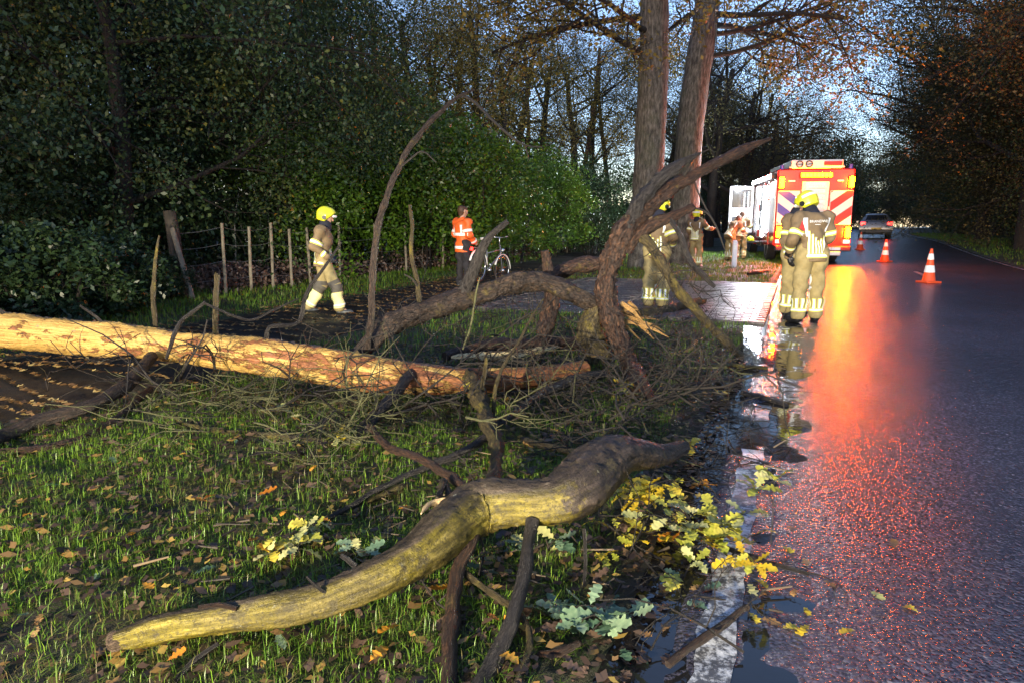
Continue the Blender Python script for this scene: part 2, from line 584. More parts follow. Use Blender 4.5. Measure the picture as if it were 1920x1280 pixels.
def make_smooth_branch():
    m = NT('algae_bark')
    c = m.coord()
    u = m.coord('UV')
    n1 = m.noise(m.mapping(u, (7, 2.2, 1)), 2.0, 7, 0.7)
    n2 = m.noise(c, 3.2, 5, 0.6)
    n3 = m.noise(c, 26, 4, 0.7)
    alg = m.ramp(n1, [(0.34, (0.035, 0.028, 0.006)), (0.48, (0.145, 0.115, 0.012)), (0.66, (0.36, 0.29, 0.055))])
    bark = m.ramp(n1, [(0.36, (0.010, 0.008, 0.007)), (0.52, (0.036, 0.027, 0.022)), (0.70, (0.10, 0.074, 0.058))])
    lich = m.ramp(n3, [(0.66, 0), (0.72, 0.7)])
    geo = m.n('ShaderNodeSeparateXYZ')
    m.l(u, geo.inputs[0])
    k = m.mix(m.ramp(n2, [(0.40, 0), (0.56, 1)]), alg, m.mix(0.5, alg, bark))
    # the shadow over the tip half is painted in below, as dark bark colour
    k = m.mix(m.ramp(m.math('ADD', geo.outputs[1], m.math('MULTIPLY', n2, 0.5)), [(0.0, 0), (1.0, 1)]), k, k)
    # algae keep to the flank and underside; the darker upper bark also carries painted shade
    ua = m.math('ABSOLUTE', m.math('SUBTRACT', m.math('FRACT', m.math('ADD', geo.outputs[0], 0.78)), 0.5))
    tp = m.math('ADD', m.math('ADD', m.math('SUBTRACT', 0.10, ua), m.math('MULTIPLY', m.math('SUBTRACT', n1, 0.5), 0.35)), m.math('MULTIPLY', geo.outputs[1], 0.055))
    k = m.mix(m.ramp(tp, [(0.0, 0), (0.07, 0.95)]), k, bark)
    att = m.n('ShaderNodeMapRange')  # sharp-edged shadow across the tip half, put into the bark colour
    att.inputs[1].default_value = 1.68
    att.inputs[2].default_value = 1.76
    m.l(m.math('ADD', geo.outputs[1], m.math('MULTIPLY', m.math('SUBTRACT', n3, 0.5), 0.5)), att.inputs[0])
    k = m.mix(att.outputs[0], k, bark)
    k = m.mix(lich, k, (0.30, 0.30, 0.23))
    k = m.mix(m.ramp(m.noise(c, 11, 6, 0.75), [(0.55, 0), (0.62, 0.8)]), k, (0.055, 0.045, 0.022))
    k = m.mix(m.ramp(m.noise(c, 75, 5, 0.75), [(0.36, 0.8), (0.5, 0)]), k, (0.03, 0.024, 0.014))
    k = m.mix(m.ramp(m.noise(m.mapping(u, (3, 11, 1)), 3.0, 6, 0.8), [(0.60, 0), (0.66, 0.8)]), k, bark)
    m.set(col=k, rough=m.ramp(n2, [(0.3, 0.30), (0.7, 0.5)]), nor=m.bump(m.math('ADD', n1, m.math('MULTIPLY', m.noise(c, 60, 5, 0.75), 0.6)), 0.7, 0.016), spec=0.35)
    return m.m
def make_trunk():
    m = NT('oak_bark')
    c = m.coord()
    u = m.coord('UV')
    n1 = m.noise(m.mapping(u, (26, 2.2, 1)), 1.6, 6, 0.7)
    n2 = m.noise(c, 1.4, 4)
    k = m.ramp(n1, [(0.36, (0.022, 0.019, 0.016)), (0.50, (0.085, 0.076, 0.062)), (0.66, (0.19, 0.17, 0.145))])
    k = m.mix(m.ramp(n2, [(0.5, 0), (0.75, 0.5)]), k, (0.07, 0.085, 0.035))
    m.set(col=k, rough=0.8, nor=m.bump(n1, 1.0, 0.05))
    return m.m
M_soil, M_road, M_path, M_paint, M_water = make_soil(), make_asphalt(), make_path(), make_paint(), make_water()
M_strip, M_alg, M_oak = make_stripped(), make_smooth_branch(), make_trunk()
M_limb = make_bark('limb_bark', (0.010, 0.008, 0.007), (0.034, 0.024, 0.019), (0.13, 0.075, 0.042), (0.17, 0.13, 0.025), 0.10, wet=0.42)
M_limb_red = make_bark('rusty_limb_bark', (0.010, 0.006, 0.005), (0.032, 0.018, 0.013), (0.17, 0.075, 0.032), (0.17, 0.13, 0.03), 0.0, wet=0.42)
M_limb_dark = make_bark('dark_wet_bark', (0.009, 0.008, 0.008), (0.026, 0.022, 0.021), (0.075, 0.064, 0.058), (0.15, 0.13, 0.04), 0.0, wet=0.38)
M_limb_moss = make_bark('mossy_bark', (0.014, 0.011, 0.007), (0.05, 0.038, 0.017), (0.17, 0.125, 0.045), (0.19, 0.15, 0.024), 0.34)
M_twig = make_bark('lichen_twig', (0.035, 0.034, 0.016), (0.11, 0.11, 0.045), (0.27, 0.28, 0.14), None, wet=0.65, sc=2)
M_twig_dark = make_bark('dark_twig', (0.010, 0.009, 0.008), (0.035, 0.029, 0.024), (0.09, 0.07, 0.055), None, wet=0.5, sc=2)
M_fresh = make_bark('torn_wood', (0.22, 0.10, 0.03), (0.52, 0.30, 0.10), (0.70, 0.50, 0.24), None, wet=0.55)
M_bgbark = make_bark('far_bark', (0.010, 0.009, 0.008), (0.030, 0.024, 0.020), (0.065, 0.052, 0.042), None, wet=0.9)

# ------------------------------------------------------------------ the setting: ground, road, path, driveway
def strip_ab(name, a_vals, l_vals, mat, zfun):
    A, Lr = np.meshgrid(a_vals, l_vals, indexing='ij')
    X, Y = from_ab(A, Lr)
    Z = zfun(X, Y, A, Lr)
    V = np.stack([X, Y, Z], -1).reshape(-1, 3)
    n, m = A.shape
    i, j = np.meshgrid(np.arange(n - 1), np.arange(m - 1), indexing='ij')
    b = (i * m + j).ravel()
    F = np.stack([b, b + 1, b + m + 1, b + m], 1)
    return arr_mesh(name, V, F[:, ::-1].copy(), mat, smooth_=True)
def flip_up(o):
    me = o.data
    if len(me.polygons) and me.polygons[0].normal.z < 0:
        me.flip_normals()
    return o
av = np.concatenate([np.arange(-14, 0, 0.5), np.arange(0, 14, 0.14), np.arange(14, 40, 0.5), np.arange(40, 175, 3.0)])
lv = np.concatenate([np.arange(-110, -30, 5.0), np.arange(-30, -9, 0.6), np.arange(-9, -1.3, 0.13), np.arange(-1.3, -0.16, 0.06), [-0.15], [0.4, 3.3, 6.2], [6.74, 6.78, 6.95],
                     np.arange(7.2, 12, 0.4), np.arange(12, 30, 1.5), np.arange(30, 120, 6.0)])
ground = flip_up(strip_ab('ground', av, lv, M_soil, lambda x, y, a, l: gz(x, y)))
tag(ground, kind='structure')
ra = np.concatenate([np.arange(-14, -1, 0.5), np.arange(-1, 12, 0.07), np.arange(12, 30, 0.5), np.arange(30, 175, 2.0)])
edge_jit = lambda a: 0.05 * wob(a, a * 0.3, 2.2) + 0.03 * wob(a, a * 0.7, 6.1)
def rz_at(a, l):
    """height of the asphalt: a low crown, worn hollows along the left edge where water stands"""
    a, l = np.asarray(a, float), np.asarray(l, float)
    e = (1 - smooth(0.1, 0.75, l)) * (1 - smooth(11, 14, a))
    n = 0.010 * wob(a, l * 2.0, 1.5, 3) + 0.006 * wob(a, l, 6.3, 5) + 0.004 * wob(a, l, 15.0, 8)
    return road_z(a) + 0.012 + 0.018 * (1 - ((l - 3.3) / 3.4) ** 2) + e * n
rl = np.concatenate([[ROAD_L], np.arange(-0.08, 0.85, 0.06), [1.5, 3.3, 5.0, 6.6, ROAD_R]])
A, Lr = np.meshgrid(ra, rl, indexing='ij')
Lr = Lr.copy()
Lr[:, 0] += edge_jit(ra)
Lr[:, -1] += edge_jit(ra + 40)
X, Y = from_ab(A, Lr)
Zr = rz_at(A, Lr)
Zr[:, 0] -= 0.03
Zr[:, -1] -= 0.03
nA, nL = A.shape
ii, jj = np.meshgrid(np.arange(nA - 1), np.arange(nL - 1), indexing='ij')
bb = (ii * nL + jj).ravel()
road = flip_up(arr_mesh('road', np.stack([X, Y, Zr], -1).reshape(-1, 3), np.stack([bb, bb + nL, bb + nL + 1, bb + 1], 1), M_road, smooth_=True))
tag(road, kind='structure')
def marking(name, a0, a1, l0, l1, jag=0.0, parent=None):
    n = max(2, int((a1 - a0) / 0.07) + 1)
    v, f = [], []
    for i in range(n):
        a = a0 + (a1 - a0) * i / (n - 1)
        for s, l in ((0, l0), (1, l1)):
            ll = l + (jag * float(wob(a, s * 3.3, 9)) if jag else 0)
            x, y = from_ab(a, ll)
            v.append((float(x), float(y), float(rz_at(a, ll)) + 0.005))
    for i in range(n - 1):
        f.append((2 * i, 2 * i + 1, 2 * i + 3, 2 * i + 2))
    return MB().add(v, f).build(name, M_paint)
for a0_, a1_ in ((-6, 2.35), (2.95, 3.5), (16, 60)):
    tag(marking('edge_line', a0_, a1_, -0.01, 0.115, 0.02), kind='structure')
tag(marking('edge_line', -6, 90, 6.42, 6.52, 0.006), kind='structure')
a_d = float(to_ab(*PZ(1712, 515).xy)[0])
for k in range(-3, 11):
    a0 = a_d + k * 13.2
    tag(marking('centre_dash', a0 - 0.8, a0 + 0.8, 3.28, 3.40, 0.004), kind='structure')

# rain water standing along the edge; the uneven asphalt and mud rise through it
wa, wl = np.arange(-0.4, 11.5, 0.5), np.array([-0.75, -0.2, 0.35, 0.75])
wat = flip_up(strip_ab('puddle', wa, wl, M_water, lambda x, y, a, l: a * 0 + 0.0105 + 0.004 * smooth(1.6, 2.6, a) * (1 - smooth(8, 10, a))))
tag(wat, kind='structure')
# cycle path behind the log
pc = [GP(-420, 800), GP(-60, 735), GP(130, 700), GP(330, 655), GP(600, 598), GP(800, 562), GP(950, 525), GP(1080, 486), GP(1180, 462)]
pc = [np.array([p.x, p.y, 0, 0]) for p in pc]
pc.append(pc[-1] + (pc[-1] - pc[-2]) * 1.0 + np.array([1.0, 0, 0, 0]))
PATH = catmull(pc, 0.35)[:, :2]
PT = np.gradient(PATH, axis=0)
PT /= np.linalg.norm(PT, axis=1)[:, None]
PN = np.stack([PT[:, 1], -PT[:, 0]], 1)
PW = 1.25
def path_d(x, y):
    """distance to the path's middle line"""
    P = np.stack([np.ravel(x), np.ravel(y)], 1).astype(np.float32)
    d = np.full(len(P), 1e9, np.float32)
    for q in PATH[::2].astype(np.float32):
        d = np.minimum(d, (P[:, 0] - q[0]) ** 2 + (P[:, 1] - q[1]) ** 2)
    return np.sqrt(d).reshape(np.shape(x))
pv, pf = [], []
for i in range(len(PATH)):
    for k in range(6):
        o = -PW + 2 * PW * k / 5
        if k in (0, 5):
            o += 0.12 * float(wob(i * 0.35, k, 1.3)) + 0.06 * float(wob(i * 0.35, k, 5))
        p = PATH[i] + PN[i] * o
        z = gz1(*p) + (0.055 if 0 < k < 5 else 0.0)
        pv.append((p[0], p[1], z))
for i in range(len(PATH) - 1):
    for k in range(5):
        b = i * 6 + k
        pf.append((b, b + 1, b + 7, b + 6))
cyc = flip_up(MB().add(pv, pf).build('cycle_path', M_path, smooth_=True))
tag(cyc, kind='structure')

# paved driveway between road and path: clinker bricks, each its own piece near by
DRV_A0 = float(to_ab(*GP(1380, 606).xy)[0])
DRV_A1 = float(to_ab(*GP(1400, 534).xy)[0])
DRV_L1, DRV_L0 = -0.12, -4.6
def on_drive(x, y):
    a, l = to_ab(x, y)
    return (a > DRV_A0 - 0.1) & (a < DRV_A1 + 0.1) & (l > DRV_L0 - 0.2) & (l < 0)
bed = flip_up(strip_ab('driveway', np.arange(DRV_A0, DRV_A1 + 0.01, (DRV_A1 - DRV_A0) / 8), np.linspace(DRV_L0, DRV_L1, 10), M_path, lambda x, y, a, l: road_z(a) + 0.035 + 0.012 * wob(a, l, 0.9)))
tag(bed, kind='structure')
M_brick = []
for k, c in enumerate(((0.075, 0.058, 0.062), (0.055, 0.046, 0.052), (0.10, 0.074, 0.075))):
    M_brick.append(plain('paver_clinker', c, 0.28, 0.35, 25, bump=0.5, spec=0.55))
PAV = []
row, a = 0, DRV_A0 + 0.06
while a < DRV_A1 - 0.05:
    l = DRV_L1 - 0.11 - (0.11 if row % 2 else 0)
    while l > DRV_L0 + 0.1:
        PAV.append((a, l))
        l -= 0.222
    a += 0.112
    row += 1
PAV.sort(key=lambda q: q[0] - 0.6 * q[1])
me_p = []
for k in range(3):
    o = MB().bevbox((-0.106, -0.051, -0.05), (0.106, 0.051, 0.03), 0.006).build('paver', M_brick[k], bed)
    me_p.append(o)
rest = MB()
for q, (a, l) in enumerate(PAV):
    k = q % 3 if random.random() < .6 else random.randrange(3)
    x, y = from_ab(a, l)
    loc = (float(x), float(y), float(road_z(a)) + 0.03 + random.uniform(-0.004, 0.005) + 0.012 * float(wob(a, l, 0.9)))
    rot = (random.uniform(-.02, .02), random.uniform(-.02, .02), -TH + random.uniform(-.02, .02))
    if q < 297:
        o = me_p[q] if q < 3 else me_p[k].copy()
        if q >= 3:
            link(o)
            o.parent = bed
        o.location, o.rotation_euler = loc, rot
    else:
        M_ = Matrix.Translation(loc) @ Matrix.Rotation(rot[2], 4, 'Z') @ Matrix.Rotation(rot[0], 4, 'X')
        rest.mi = k
        rest.box((-0.106, -0.051, -0.02), (0.106, 0.051, 0.03), M_)
tag(rest.build('paver_field', M_brick, bed), kind='stuff')

# ------------------------------------------------------------------ leaves, blades
def leaf_cloud(P, size, rs, up=0.0, droop=0.0, asp=0.55, jit=0.35):
    """one pointed leaf (a quad) per row of P, turned at random"""
    n = len(P)
    d = rs.randn(n, 3)
    d[:, 2] = d[:, 2] * (1 - 0.4 * up) - droop
    d /= np.linalg.norm(d, axis=1)[:, None] + 1e-9
    q = rs.randn(n, 3)
    q[:, 2] += up
    s = np.cross(d, q)
    s /= np.linalg.norm(s, axis=1)[:, None] + 1e-9
    nn = np.cross(s, d)
    L = size * (1 + jit * (rs.rand(n) * 2 - 1))
    L = L[:, None]
    V = np.stack([P, P + d * L * 0.5 + s * L * asp * 0.5 + nn * L * 0.08, P + d * L, P + d * L * 0.45 - s * L * asp * 0.5 + nn * L * 0.08], 1).reshape(-1, 3)
    F = np.arange(4 * n).reshape(n, 4)
    return V, F
# blades of grass
M_grass = leafmat('grass_blades', [(0.0, (0.17, 0.14, 0.05)), (0.15, (0.12, 0.16, 0.025)), (0.55, (0.08, 0.185, 0.014)), (1.0, (0.19, 0.30, 0.028))], 0.4, 0.25)
def blades(name, X, Y, Hh, Wd, rs, label, flat=0.0, shade=0.0):
    n = len(X)
    Z = gz(X, Y)
    B = np.stack([X, Y, Z], 1)
    az = rs.rand(n) * 6.283
    lean = (0.2 + flat + (1.3 + flat) * rs.rand(n) ** 1.2)
    d = np.stack([np.cos(az), np.sin(az), np.zeros(n)], 1)
    s = np.stack([-np.sin(az), np.cos(az), np.zeros(n)], 1)
    H_, W_ = Hh[:, None], Wd[:, None]
    up = np.array([0, 0, 1.0])
    p1 = B + up * H_ * np.maximum(0.1, 0.62 - 0.16 * lean[:, None]) + d * (H_ * lean[:, None] * 0.25)
    p2 = B + up * H_ * np.maximum(0.08, 1 - 0.42 * lean[:, None]) + d * (H_ * lean[:, None] * 0.85)
    V = np.stack([B - s * W_ * .5 - up * .02, B + s * W_ * .5 - up * .02, p1 + s * W_ * .4, p1 - s * W_ * .4, p2 + s * W_ * 0.06, p2 - s * W_ * 0.06], 1).reshape(-1, 3)
    b = np.arange(n)[:, None] * 6
    F = np.concatenate([b + np.array([[0, 1, 2, 3]]), b + np.array([[3, 2, 4, 5]])], 0)
    r = np.clip(0.5 - shade + 0.3 * rs.randn(n) + 0.35 * wob(X, Y, 1.3, 4), 0, 1)
    o = arr_mesh(name, V, F, M_grass, attr=np.concatenate([r, r]))
    tag(o, label, 'grass', kind='stuff')
    return o
def scatter(n, x0, x1, y0, y1, rs):
    return x0 + (x1 - x0) * rs.rand(n), y0 + (y1 - y0) * rs.rand(n)
def verge_mask(X, Y, rs, bare=0.0, edge=0.3):
    a, l = to_ab(X, Y)
    ok = (l < -edge) | (l > ROAD_R + 0.2)
    ok &= ~on_drive(X, Y)
    ok &= path_d(X, Y) > PW + 0.05 + 0.25 * rs.rand(len(X))
    tuft = 0.5 + 0.45 * wob(X, Y, 2.1, 1) + 0.45 * wob(X, Y, 8.5, 3) + 0.25 * wob(X, Y, 21.0, 6)
    return ok & (tuft + 0.35 * rs.rand(len(X)) > bare)
rs = np.random.RandomState(11)
def in_view(X, Y, m=0.5):
    return (Y > 1.4) & (np.abs(X) < 0.80 * Y + m)
# near: tufts of wet verge grass
X, Y = scatter(260000, -5.2, 2.2, 1.5, 6.2, rs)
k = in_view(X, Y) & verge_mask(X, Y, rs, 0.46, 0.5)
k &= rs.rand(len(X)) < np.clip(1.1 - 0.11 * Y, 0.25, 1)
X, Y = X[k], Y[k]
hgt = (0.022 + 0.065 * rs.rand(len(X)) ** 2.0 + 0.05 * (rs.rand(len(X)) > 0.93)) * (0.75 + 0.5 * (0.5 + 0.5 * wob(X, Y, 1.9, 5)))
blades('verge_grass', X, Y, hgt, 0.0014 + 0.0026 * rs.rand(len(X)), rs, 'tufts of wet green grass on the muddy verge around the broken branches')
X, Y = scatter(150000, -5.2, 2.3, 1.5, 6.5, rs)
k = in_view(X, Y) & verge_mask(X, Y, rs, 0.30, 0.35) & (rs.rand(len(X)) < np.clip(1.2 - 0.13 * Y, 0.25, 1))
X, Y = X[k], Y[k]
blades('matted_grass', X, Y, 0.02 + 0.05 * rs.rand(len(X)), 0.0014 + 0.0022 * rs.rand(len(X)), rs, 'matted old grass lying flat among the tufts on the verge', 1.1, 0.42)
# farther: coarser blades
X, Y = scatter(300000, -14, 12, 6.2, 30, rs)
k = in_view(X, Y, 1.0)
a_, l_ = to_ab(X, Y)
k &= (l_ > -15.5) & verge_mask(X, Y, rs, 0.38, 0.3) & (rs.rand(len(X)) < np.clip(9.0 / Y, 0.2, 1))
X, Y = X[k], Y[k]
blades('far_verge_grass', X, Y, 0.05 + 0.08 * rs.rand(len(X)), 0.004 + 0.0005 * Y, rs, 'short grass strips either side of the cycle path and by the engine')
X, Y = scatter(90000, 6, 48, 8, 62, rs)
a_, l_ = to_ab(X, Y)
k = in_view(X, Y, 1.0) & (l_ > ROAD_R + 0.08) & (l_ < ROAD_R + 3.6 + 0.6 * wob(X, Y, 0.8))
X, Y = X[k], Y[k]
blades('right_verge_grass', X, Y, 0.06 + 0.09 * rs.rand(len(X)), 0.006 + 0.0006 * Y, rs, 'strip of mown grass along the far edge of the wet road')
M_litter = leafmat('leaf_litter', [(0.0, (0.030, 0.020, 0.014)), (0.45, (0.075, 0.045, 0.028)), (0.72, (0.14, 0.09, 0.06)), (0.9, (0.30, 0.17, 0.045)), (1.0, (0.42, 0.30, 0.07))], 0.42, 0.15)
M_litter_path = leafmat('path_leaf_litter', [(0.0, (0.09, 0.05, 0.025)), (0.4, (0.26, 0.14, 0.05)), (0.75, (0.42, 0.26, 0.10)), (1.0, (0.55, 0.42, 0.16))], 0.42, 0.15)

# ------------------------------------------------------------------ oak leaf outline
def oak_leaf_mesh(name, mat, curl=0.25, seed=0):
    rs_ = random.Random(seed)
    prof = [(0.0, 0.012), (0.10, 0.015), (0.16, 0.09), (0.22, 0.15), (0.28, 0.10), (0.33, 0.11), (0.40, 0.23), (0.46, 0.26), (0.50, 0.15), (0.56, 0.15),
            (0.63, 0.30), (0.69, 0.29), (0.73, 0.17), (0.79, 0.18), (0.85, 0.24), (0.90, 0.20), (0.95, 0.12), (1.0, 0.02)]
    v, f = [], []
    for t, w in prof:
        z = -curl * (t - 0.3) ** 2 + rs_.uniform(-.02, .02)
        wl, wr = w * rs_.uniform(.85, 1.1), w * rs_.uniform(.85, 1.1)
        v += [(-wl, t, z + 0.10 * wl + rs_.uniform(-.03, .03)), (0, t, z), (wr, t, z + 0.10 * wr + rs_.uniform(-.03, .03))]
    for i in range(len(prof) - 1):
        b = 3 * i
        f += [(b, b + 1, b + 4, b + 3), (b + 1, b + 2, b + 5, b + 4)]
    me = bpy.data.meshes.new(name)
    me.from_pydata(v, [], f)
    me.materials.append(mat)
    me.polygons.foreach_set('use_smooth', [True] * len(me.polygons))
    return me
def oakmat(name, c1, c2, c3):
    m = NT(name)
    c = m.coord()
    oi = m.n('ShaderNodeObjectInfo')
    n1 = m.noise(m.mapping(c, (5, 5, 5)), 1.0, 4)
    k = m.ramp(m.math('ADD', m.math('MULTIPLY', n1, 0.7), m.math('MULTIPLY', oi.outputs['Random'], 0.45)), [(0.3, c1), (0.55, c2), (0.85, c3)])
    vein = m.math('ABSOLUTE', m.n('ShaderNodeMath').outputs[0]) if False else None
    m.set(col=k, rough=0.36, spec=0.5)
    t = m.n('ShaderNodeBsdfTranslucent')
    m.l(k, t.inputs[0])
    x = m.n('ShaderNodeMixShader')
    x.inputs[0].default_value = 0.25
    m.l(m.b.outputs[0], x.inputs[1])
    m.l(t.outputs[0], x.inputs[2])
    m.l(x.outputs[0], m.out.inputs[0])
    return m.m
OM = {'lime': oakmat('oak_leaf_lime', (0.14, 0.17, 0.02), (0.34, 0.34, 0.05), (0.50, 0.42, 0.07)),
      'yellow': oakmat('oak_leaf_yellow', (0.30, 0.20, 0.015), (0.52, 0.37, 0.02), (0.60, 0.48, 0.06)),
      'orange': oakmat('oak_leaf_orange', (0.34, 0.10, 0.012), (0.55, 0.22, 0.02), (0.60, 0.33, 0.04)),
      'blue': oakmat('oak_leaf_green', (0.05, 0.10, 0.06), (0.13, 0.21, 0.13), (0.24, 0.32, 0.20)),
      'pale': oakmat('oak_leaf_pale', (0.20, 0.22, 0.08), (0.40, 0.40, 0.16), (0.55, 0.50, 0.22)),
      'brown': oakmat('oak_leaf_brown', (0.035, 0.022, 0.016), (0.085, 0.052, 0.036), (0.17, 0.11, 0.08)),
      'tan': oakmat('oak_leaf_tan', (0.16, 0.08, 0.03), (0.30, 0.17, 0.06), (0.42, 0.28, 0.12))}
LEAF = {k: [oak_leaf_mesh('oak_leaf', m, c, s) for s, c in ((1, .25), (2, .5), (3, -.2))] for k, m in OM.items()}

# litter lying on the verge: brown, far too many to count
def litter(name, X, Y, size, mat, rs, label, lift=0.015):
    n = len(X)
    Z = gz(X, Y) + lift + 0.02 * rs.rand(n)
    az = rs.rand(n) * 6.283
    tilt = (rs.rand(n) - .5) * 0.9
    d = np.stack([np.cos(az), np.sin(az), tilt * .5], 1)
    s = np.stack([-np.sin(az), np.cos(az), (rs.rand(n) - .5) * 0.8], 1)
    P = np.stack([X, Y, Z], 1)
    L = (size * (0.6 + 0.8 * rs.rand(n)))[:, None]
    nz = np.array([0, 0, 1.0])
    V = np.stack([P - d * L * .5, P - d * L * .1 + s * L * .3 + nz * L * .08, P + d * L * .1 + s * L * .16, P + d * L * .5 + nz * L * .1,
                  P + d * L * .15 - s * L * .28 + nz * L * .06, P - d * L * .15 - s * L * .2], 1).reshape(-1, 3)
    F = (np.arange(n)[:, None] * 6 + np.arange(6)[None]).astype(np.int32)
    o = arr_mesh(name, V, F, mat, attr=np.clip(rs.rand(n) ** 1.2, 0, 1))
    return tag(o, label, 'leaves', kind='stuff')
X, Y = scatter(19000, -5, 2.4, 1.5, 8, rs)
a_, l_ = to_ab(X, Y)
k = in_view(X, Y) & (l_ < 0.1 - 0.3 * rs.rand(len(X))) & (path_d(X, Y) > PW)
litter('brown_leaf_litter', X[k], Y[k], 0.05, M_litter, rs, 'brown rotting leaves lying between the grass tufts on the verge')
# on the path: pale fallen leaves
k = rs.randint(0, len(PATH), 17000)
o_ = (rs.rand(17000) * 2 - 1) * (PW + 0.25)
X, Y = PATH[k, 0] + PN[k, 0] * o_, PATH[k, 1] + PN[k, 1] * o_
k = in_view(X, Y, 1) & (Y < 20)
litter('path_leaf_litter', X[k], Y[k], 0.06, M_litter_path, rs, 'pale yellow fallen leaves strewn over the dark cycle path', 0.06)
X, Y = scatter(2600, -1, 12, 5, 22, rs)
a_, l_ = to_ab(X, Y)
k = in_view(X, Y) & (l_ < 0.5 * rs.rand(len(X)) - .3) & (l_ > -7) & (Y < 13.5)
litter('wood_chip_litter', X[k], Y[k], 0.05, M_litter, rs, 'dark chips and leaves scattered over the driveway and road edge', 0.045)

# ------------------------------------------------------------------ trees and shrubs
def grow(mb, tips, p, d, length, r, lev, prm, rs):
    """one branch with its side branches; tips collects (point, direction, level)"""
    n = 5 if lev == 0 else 4
    pts, rad = [np.array(p)], [r]
    dd = np.array(d, float)
    for i in range(n):
        dd = dd + rs.randn(3) * prm['wander'] * (0.4 if lev == 0 else 1) + np.array([0, 0, prm['lift'] if lev else 0.02])
        dd /= np.linalg.norm(dd)
        pts.append(pts[-1] + dd * length / n)
        rad.append(r * (1 - (0.55 if lev == 0 else 0.75) * (i + 1) / n))
    if lev < 3 or prm.get('twigs', True):
        tube(mb, pts, rad, n=(9, 6, 4, 3, 3)[lev], rough=0.05 if lev == 0 else 0, step=None, seed=int(rs.randint(1000)), ends=(False, False))
    if lev >= prm['levels']:
        for i in range(1, n + 1):
            tips.append((pts[i], dd.copy()))
        return
    kids = prm['kids'][lev]
    for k in range(kids):
        t = prm['first'][lev] + (1 - prm['first'][lev]) * (k + rs.rand() * 0.8) / kids
        t = min(t, 0.98)
        i = min(n - 1, int(t * n))
        q = pts[i] + (pts[i + 1] - pts[i]) * (t * n - i)
        ax = pts[i + 1] - pts[i]
        ax = ax / np.linalg.norm(ax)
        o = rs.randn(3)
        o -= ax * np.dot(o, ax)
        o /= np.linalg.norm(o) + 1e-9
        ang = prm['angle'][lev] * (0.7 + 0.6 * rs.rand())
        nd = ax * math.cos(ang) + o * math.sin(ang)
        grow(mb, tips, q, nd, length * prm['ratio'][lev] * (0.7 + 0.6 * rs.rand()), max(0.006, r * prm['rr'][lev] * (1 - 0.5 * t)), lev + 1, prm, rs)
    if lev == 0:
        tips.append((pts[-1], dd.copy()))
M_autumn = leafmat('oak_autumn_leaves', [(0.0, (0.06, 0.055, 0.014)), (0.5, (0.16, 0.13, 0.028)), (0.85, (0.30, 0.21, 0.035)), (1.0, (0.42, 0.26, 0.03))], 0.55, 0.35)
M_brownleaf = leafmat('oak_brown_leaves', [(0.0, (0.034, 0.036, 0.014)), (0.6, (0.085, 0.078, 0.028)), (1.0, (0.19, 0.14, 0.04))], 0.6, 0.3)
M_darkleaf = leafmat('evergreen_leaves', [(0.0, (0.012, 0.024, 0.012)), (0.6, (0.030, 0.058, 0.022)), (1.0, (0.065, 0.10, 0.03))], 0.35, 0.2)
M_shrubleaf = leafmat('shrub_leaves', [(0.0, (0.030, 0.070, 0.010)), (0.55, (0.075, 0.155, 0.016)), (0.9, (0.15, 0.25, 0.022)), (1.0, (0.28, 0.30, 0.03))], 0.34, 0.25)
M_birchleaf = leafmat('birch_leaves', [(0.0, (0.016, 0.040, 0.018)), (0.5, (0.040, 0.075, 0.030)), (0.88, (0.095, 0.12, 0.030)), (1.0, (0.30, 0.24, 0.03))], 0.4, 0.3)
M_needle = leafmat('pine_needles', [(0.0, (0.010, 0.020, 0.014)), (1.0, (0.035, 0.06, 0.035))], 0.6, 0.1)
def leaves_on(tips, per, spread, size, rs, droop=0.2, clump=1.0, asp=0.6):
    T = np.array([t[0] for t in tips])
    if clump < 1:
        g = 0.5 + 0.5 * np.sin(T[:, 0] * 1.9 + 2 * np.sin(T[:, 2] * 1.3)) * np.cos(T[:, 1] * 1.7 + T[:, 2])
        T = T[g < clump + 0.15 * rs.rand(len(T))]
    P = np.repeat(T, per, axis=0) + rs.randn(len(T) * per, 3) * spread
    V, F = leaf_cloud(P, size, rs, up=1.3, droop=droop, asp=asp)
    cl = np.repeat(0.5 + 0.35 * np.sin(T[:, 0] * 1.3 + T[:, 2]) * np.sin(T[:, 1] * 1.1 + 1.7 * T[:, 2]) + 0.15 * rs.randn(len(T)), per)
    return V, F, np.clip(0.65 * cl + 0.35 * rs.rand(len(F)), 0, 1)
def proto_tree(name, height, r, prm, leafm, per, spread, size, seed, clump=1.0, bark=None, droop=0.2, lean=(0, 0), asp=0.6, trunk_len=None):
    rs = np.random.RandomState(seed)
    root = empty(name)
    mb, tips = MB(), []
    grow(mb, tips, (0, 0, -0.25), (lean[0], lean[1], 1), trunk_len or height * 0.78, r, 0, prm, rs)
    mb.build('trunk', bark or M_bgbark, root, smooth_=True)
    V, F, a = leaves_on(tips, per, spread, size, rs, droop, clump, asp)
    tag(arr_mesh('crown', V, F, leafm, root, attr=a))
    return root
OAK = dict(levels=3, kids=(11, 6, 5), first=(0.22, 0.25, 0.2), angle=(1.15, 0.8, 0.8), ratio=(0.42, 0.5, 0.5), rr=(0.42, 0.45, 0.5), wander=0.17, lift=0.05)
OAKW = dict(levels=3, kids=(12, 7, 5), first=(0.22, 0.2, 0.2), angle=(1.3, 0.9, 0.9), ratio=(0.55, 0.5, 0.5), rr=(0.42, 0.45, 0.5), wander=0.2, lift=0.03)
BARE = dict(levels=3, kids=(9, 6, 5), first=(0.35, 0.25, 0.2), angle=(0.85, 0.7, 0.8), ratio=(0.42, 0.5, 0.5), rr=(0.4, 0.45, 0.5), wander=0.16, lift=0.08)
